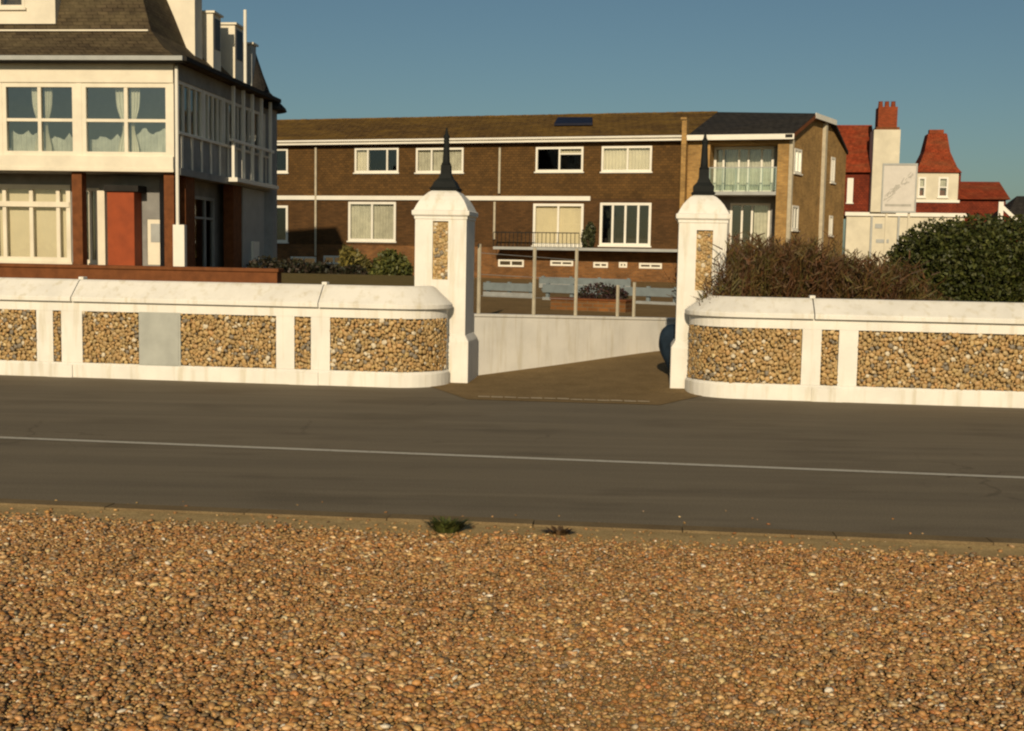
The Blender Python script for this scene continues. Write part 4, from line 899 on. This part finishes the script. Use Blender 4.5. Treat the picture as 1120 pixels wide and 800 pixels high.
# brick raised bed
bp = at_depth(602, 336, 23.2); bq = at_depth(684, 338, 22.5)
root = thing('brick_planter', 'low orange brick planter in the car park behind the rails', 'planter', (bp.x, bp.y, LZ), math.atan2(bq.y - bp.y, bq.x - bp.x)); Lb = (bq - bp).length
MB().box(0, Lb, 0, .5, 0, .20).build('brick_side', M_ORBRICK, root); MB().box(-.02, Lb + .02, -.02, .52, .201, .24).build('planter_rim', M_BROWNPOST, root, bevel=.01)
hp = (bp + bq) / 2
def planter_plants():
    shrub('heather', 'dark purplish heather growing in the brick planter', 'plant', (hp.x + .25, hp.y + .25, LZ + .2), [(0, 0, .12, .42, .2, .22), (.3, 0, .10, .25, .2, .16)], 1500, .03, [(.035, .018, .022), (.05, .025, .02), (.025, .025, .012)], 4)
# dark blue tarpaulin bundle hanging behind the right gate pillar
tp = W.world(W.px(724, 380, 1.75)[0] + .10, 1.75)
z1_ = W.px(722, 354, 1.75)[1]
m = MB(); ringsT = []
for t, r_, dx in ((0, .05, .05), (.06, .16, .02), (.22, .20, -.02), (.42, .195, -.02), (.6, .15, .02), (.8, .10, .06), (1, .07, .09)):
    zz = z1_ * (1 - t) + .02 * t; ringsT.append([(dx + r_ * (1 + .13 * math.sin(5 * k + 3 * t * 4) ) * math.cos(2 * math.pi * k / 18), r_ * .8 * (1 + .13 * math.cos(4 * k)) * math.sin(2 * math.pi * k / 18), zz) for k in range(18)])
ringsT = [[(x * .86 + .03, y * .86, z) for x, y, z in q_] for q_ in ringsT]; m.rings(ringsT); o = m.build('tarpaulin_bundle', M_TARP, smooth=True, loc=(tp.x, tp.y, .0)); o.modifiers.new('soft', 'SUBSURF').render_levels = 2; tag(o, 'dark blue tarpaulin bundle standing behind the right gate pillar', 'tarpaulin')

# ------------------------------------------------------------ plants
def leaf_cloud(n, blobs, size, pal, tilt=None, shell=.55, elong=1.7):
    """leaf quads spread through the volume of several ellipsoids; blobs: (cx,cy,cz,rx,ry,rz)"""
    B = np.array(blobs); vol = B[:, 3] * B[:, 4] * B[:, 5]; idx = rng.choice(len(B), n, p=vol ** .7 / (vol ** .7).sum())
    d = rng.normal(size=(n, 3)); d /= np.linalg.norm(d, axis=1)[:, None]; r = shell + (1.08 - shell) * rng.uniform(0, 1, n) ** .6
    c = B[idx, :3] + d * r[:, None] * B[idx, 3:]
    Rm = rot_mats(n); s = size * rng.uniform(.6, 1.35, n)
    q = np.array([[-.5, -elong / 2, 0], [.5, -elong / 2, 0], [.35, elong / 2, .1], [-.35, elong / 2, .1]]); V = np.einsum('nij,kj->nki', Rm, q) * s[:, None, None] + c[:, None, :]
    F_ = np.arange(n * 4).reshape(n, 4); pal = np.array(pal)
    cl = pal[rng.choice(len(pal), n)] * rng.uniform(.7, 1.35, (n, 1)); cl = np.concatenate([cl, np.ones((n, 1))], 1)
    keep = V[:, :, 2].min(1) > 0; return V[keep].reshape(-1, 3), np.arange(keep.sum() * 4).reshape(-1, 4), cl[keep]
def shrub(name, label, cat, loc, blobs, n, size, pal, stems=7, group=None, shell=.55, elong=1.7):
    root = thing(name, label, cat, loc, 0, group); V, F_, c = leaf_cloud(n, blobs, size, pal, None, shell, elong)
    big_mesh('foliage', V, F_, M_LEAF, root, c, smooth=False); m = MB()
    for k in range(stems):
        b_ = blobs[k % len(blobs)]; x, y = b_[0] * .6 + random.uniform(-.1, .1), b_[1] * .6 + random.uniform(-.1, .1)
        m.tube((x * .4, y * .4, 0), (b_[0] + random.uniform(-.3, .3) * b_[3], b_[1], b_[2] + b_[5] * .4), .028, .008, 5)
    m.build('stem', M_BARK, root); return root
def clump(w_, d_, h, n, seed):
    r = random.Random(seed); out = []
    for k in range(n):
        x = r.uniform(-1, 1); y = r.uniform(-1, 1); hz = h * (1 - .45 * x * x) * r.uniform(.55, .92); s = r.uniform(.20, .36)
        out.append((x * w_ * .8, y * d_ * .8, hz * .72, w_ * s, d_ * s * 1.4, hz * .36))
    out.append((0, 0, h * .45, w_ * .85, d_ * .85, h * .42)); return out
# big dark green rounded bush on the right
gb = at_depth(1060, 300, 18.2); gt = at_depth(1060, 240, 18.2).z - .05
gw_ = (at_depth(1162, 300, 18.2).x - at_depth(962, 300, 18.2).x) / 2
shrub('round_bush', 'dense dark green rounded bush above the right hand wall', 'bush', (gb.x + .15, gb.y, .05), clump(gw_, 1.2, gt - .02, 26, 4) + [(-gw_ * .66, 0, gt * .52, gw_ * .36, 1.0, gt * .38), (-gw_ * .45, 0, gt * .58, gw_ * .50, 1.1, gt * .40), (gw_ * .4, 0, gt * .60, gw_ * .55, 1.1, gt * .41), (0, 0, gt * .60, gw_ * .75, 1.2, gt * .41)], 105000, .030,
      [(.036, .044, .008), (.048, .056, .010), (.026, .032, .006), (.062, .066, .013), (.040, .040, .010)], 10, shell=.62)
# second one continuing out of the frame
gb2 = at_depth(1215, 300, 17.6); shrub('leafy_bush', 'dark green bush continuing past the right edge of the picture', 'bush', (gb2.x + .4, gb2.y, .05), clump(1.3, 1.1, 1.75, 14, 9), 14000, .040, [(.020, .026, .006), (.028, .034, .008), (.014, .018, .005)], 6, shell=.7)
# tall feathery brown tamarisk: many upright twigs
def tamarisk(label, loc, w_, d_, h, n, pal, seed, hfun):
    r = np.random.default_rng(seed); root = thing('feathery_bush', label, 'bush', loc, 0, 'brown feathery bushes behind the right wall')
    V = []; C = []
    x = r.uniform(-1, 1, n) * w_; y = r.uniform(-1, 1, n) * d_
    for k in range(n):
        hh = h * hfun(x[k] / w_) * r.uniform(.45, 1.05) ; base = hh * r.uniform(0, .55); lean = r.normal(0, .16, 2) * hh * min(1, w_ * 1.6); m0 = np.array([x[k], y[k], base]); 
        m2 = m0 + np.array([lean[0], lean[1], hh - base]); s = r.uniform(.003, .008); a_ = r.uniform(0, math.pi); dx = np.array([math.cos(a_), math.sin(a_), 0]) * s
        m1 = (m0 + m2) / 2 + r.normal(0, .03, 3); V += [m0 - dx, m0 + dx, m1 + dx * 1.2, m1 - dx * 1.2, m1 - dx * 1.2, m1 + dx * 1.2, m2 + dx * .25, m2 - dx * .25]
        c = np.array(pal[r.integers(len(pal))]) * r.uniform(.6, 1.35); C += [(*c, 1)] * 2
        for _ in range(7):     # side sprays
            t = r.uniform(.25, 1); p = m0 + (m2 - m0) * t; d = r.normal(0, 1, 3) * np.array([.07, .07, .03]) + np.array([0, 0, .07]); s2 = r.uniform(.005, .012); b_ = np.array([s2, 0, 0]) if r.random() < .5 else np.array([0, 0, s2])
            V += [p - b_, p + b_, p + d + b_ * .5, p + d - b_ * .5]; C += [(*(c * r.uniform(.8, 1.25)), 1)]
    V = np.array(V); F_ = np.arange(len(V)).reshape(-1, 4); big_mesh('twigs', V, F_, M_LEAF, root, np.array(C), smooth=False)
    m = MB()
    for k in range(14): q_ = r.uniform(-.8, .8); m.tube((q_ * w_ * .8, r.uniform(-.3, .3) * d_, 0), (q_ * w_ + r.normal(0, .15), r.uniform(-.5, .5) * d_, h * hfun(q_) * .7), .022, .008, 5)
    m.build('stem', M_BARK, root); return root
PB = [(.085, .040, .013), (.068, .032, .011), (.092, .058, .016), (.076, .062, .015), (.078, .034, .013)]
tb0 = at_depth(862, 300, 17.0); tw_ = (at_depth(950, 300, 17).x - at_depth(772, 300, 17).x) / 2; th_ = at_depth(850, 268, 17).z - .05
tamarisk('brown feathery bush beside the right gate pillar with reddish twigs', (tb0.x, tb0.y, .05), tw_, .8, th_, 10500, PB, 3, lambda t: 1 - .20 * max(0, t) ** 1 - .10 * t * t + .06 * math.sin(9 * t))
tb1 = at_depth(955, 310, 16.6); th1 = at_depth(955, 286, 16.6).z - .05
tamarisk('lower brown feathery bush in front of the dark green bush', (tb1.x, tb1.y, .05), .75, .45, th1, 4200, PB, 8, lambda t: 1 - .25 * t * t - .12 * t)
tb2 = at_depth(793, 310, 14.92); th2 = at_depth(790, 272, 14.92).z - .05
tamarisk('small brown feathery clump squeezed between the wall and the right gate pillar', (tb2.x, tb2.y, .05), .24, .06, th2, 300, PB, 11, lambda t: 1 - .35 * max(0, -t))
# garden plants seen past the left pillar
p = at_depth(428, 298, 34); shrub('round_shrub', 'olive green rounded shrub left of the left gate pillar', 'shrub', (p.x, p.y, LZ), clump(.60, .55, at_depth(428, 268, 34).z - LZ, 10, 2), 3200, .055, [(.10, .10, .022), (.075, .08, .018), (.05, .06, .014)], 5)
p = at_depth(386, 290, 40); shrub('spiky_plant', 'loose yellowish plant growing before the patio door', 'plant', (p.x, p.y, LZ), [(0, 0, .65, .42, .4, .5), (-.2, 0, .95, .22, .3, .3), (.3, 0, .45, .4, .4, .4)], 1000, .07, [(.16, .13, .03), (.11, .095, .025), (.08, .07, .02)], 6, elong=3)
p = at_depth(330, 297, 36); shrub('dark_hedge', 'low very dark hedge between the white house and the terrace', 'hedge', (p.x, p.y, LZ), [(-1.1, 0, .3, .6, .4, .55), (-.3, 0, .3, .7, .4, .50), (.6, 0, .28, .7, .4, .46), (1.5, .1, .22, .6, .4, .42)], 5200, .06, [(.018, .020, .010), (.028, .026, .012), (.035, .024, .016)], 6)
p = at_depth(643, 268, 52.7); shrub('potted_shrub', 'small dark shrub between the blind and the four pane doors', 'shrub', (p.x, p.y, 2.10), [(0, 0, .45, .28, .25, .5), (.1, 0, .8, .2, .2, .35)], 700, .07, [(.05, .055, .02), (.03, .035, .015)], 3)
p = at_depth(655, 268, 52.7)
planter_plants()
# weeds on the beach edge
def weed(label, p, w_, h, n, pal):
    root = thing('weed_tuft', label, 'weed', (p.x, p.y, .035), 0); V = []; C = []
    for k in range(n):
        a_ = random.uniform(0, 2 * math.pi); r_ = random.uniform(.0, .4) * w_; q_ = np.array([math.cos(a_) * r_, math.sin(a_) * r_ * .6, 0]); tip = q_ + np.array([math.cos(a_) * w_ * random.uniform(.1, .6), math.sin(a_) * w_ * .4 * random.random(), h * random.uniform(.5, 1)])
        s = random.uniform(.004, .010); d = np.array([-math.sin(a_), math.cos(a_), 0]) * s; mid = (q_ + tip) / 2 + np.array([0, 0, h * .15]); V += [q_ - d, q_ + d, mid + d * 1.5, mid - d * 1.5, mid - d * 1.5, mid + d * 1.5, tip + d * .2, tip - d * .2]
        c = np.array(pal[k % len(pal)]) * random.uniform(.7, 1.3); C += [(*c, 1)] * 2
    V = np.array(V); big_mesh('blades', V, np.arange(len(V)).reshape(-1, 4), M_LEAF, root, np.array(C), smooth=False)
weed('small green weed tuft at the road edge of the shingle', ground(489, 588), .19, .085, 240, [(.05, .06, .012), (.07, .075, .018), (.035, .045, .012)])
weed('tiny dead brown weed on the shingle right of the green tuft', ground(611, 592), .14, .05, 70, [(.07, .04, .018), (.05, .03, .014)])
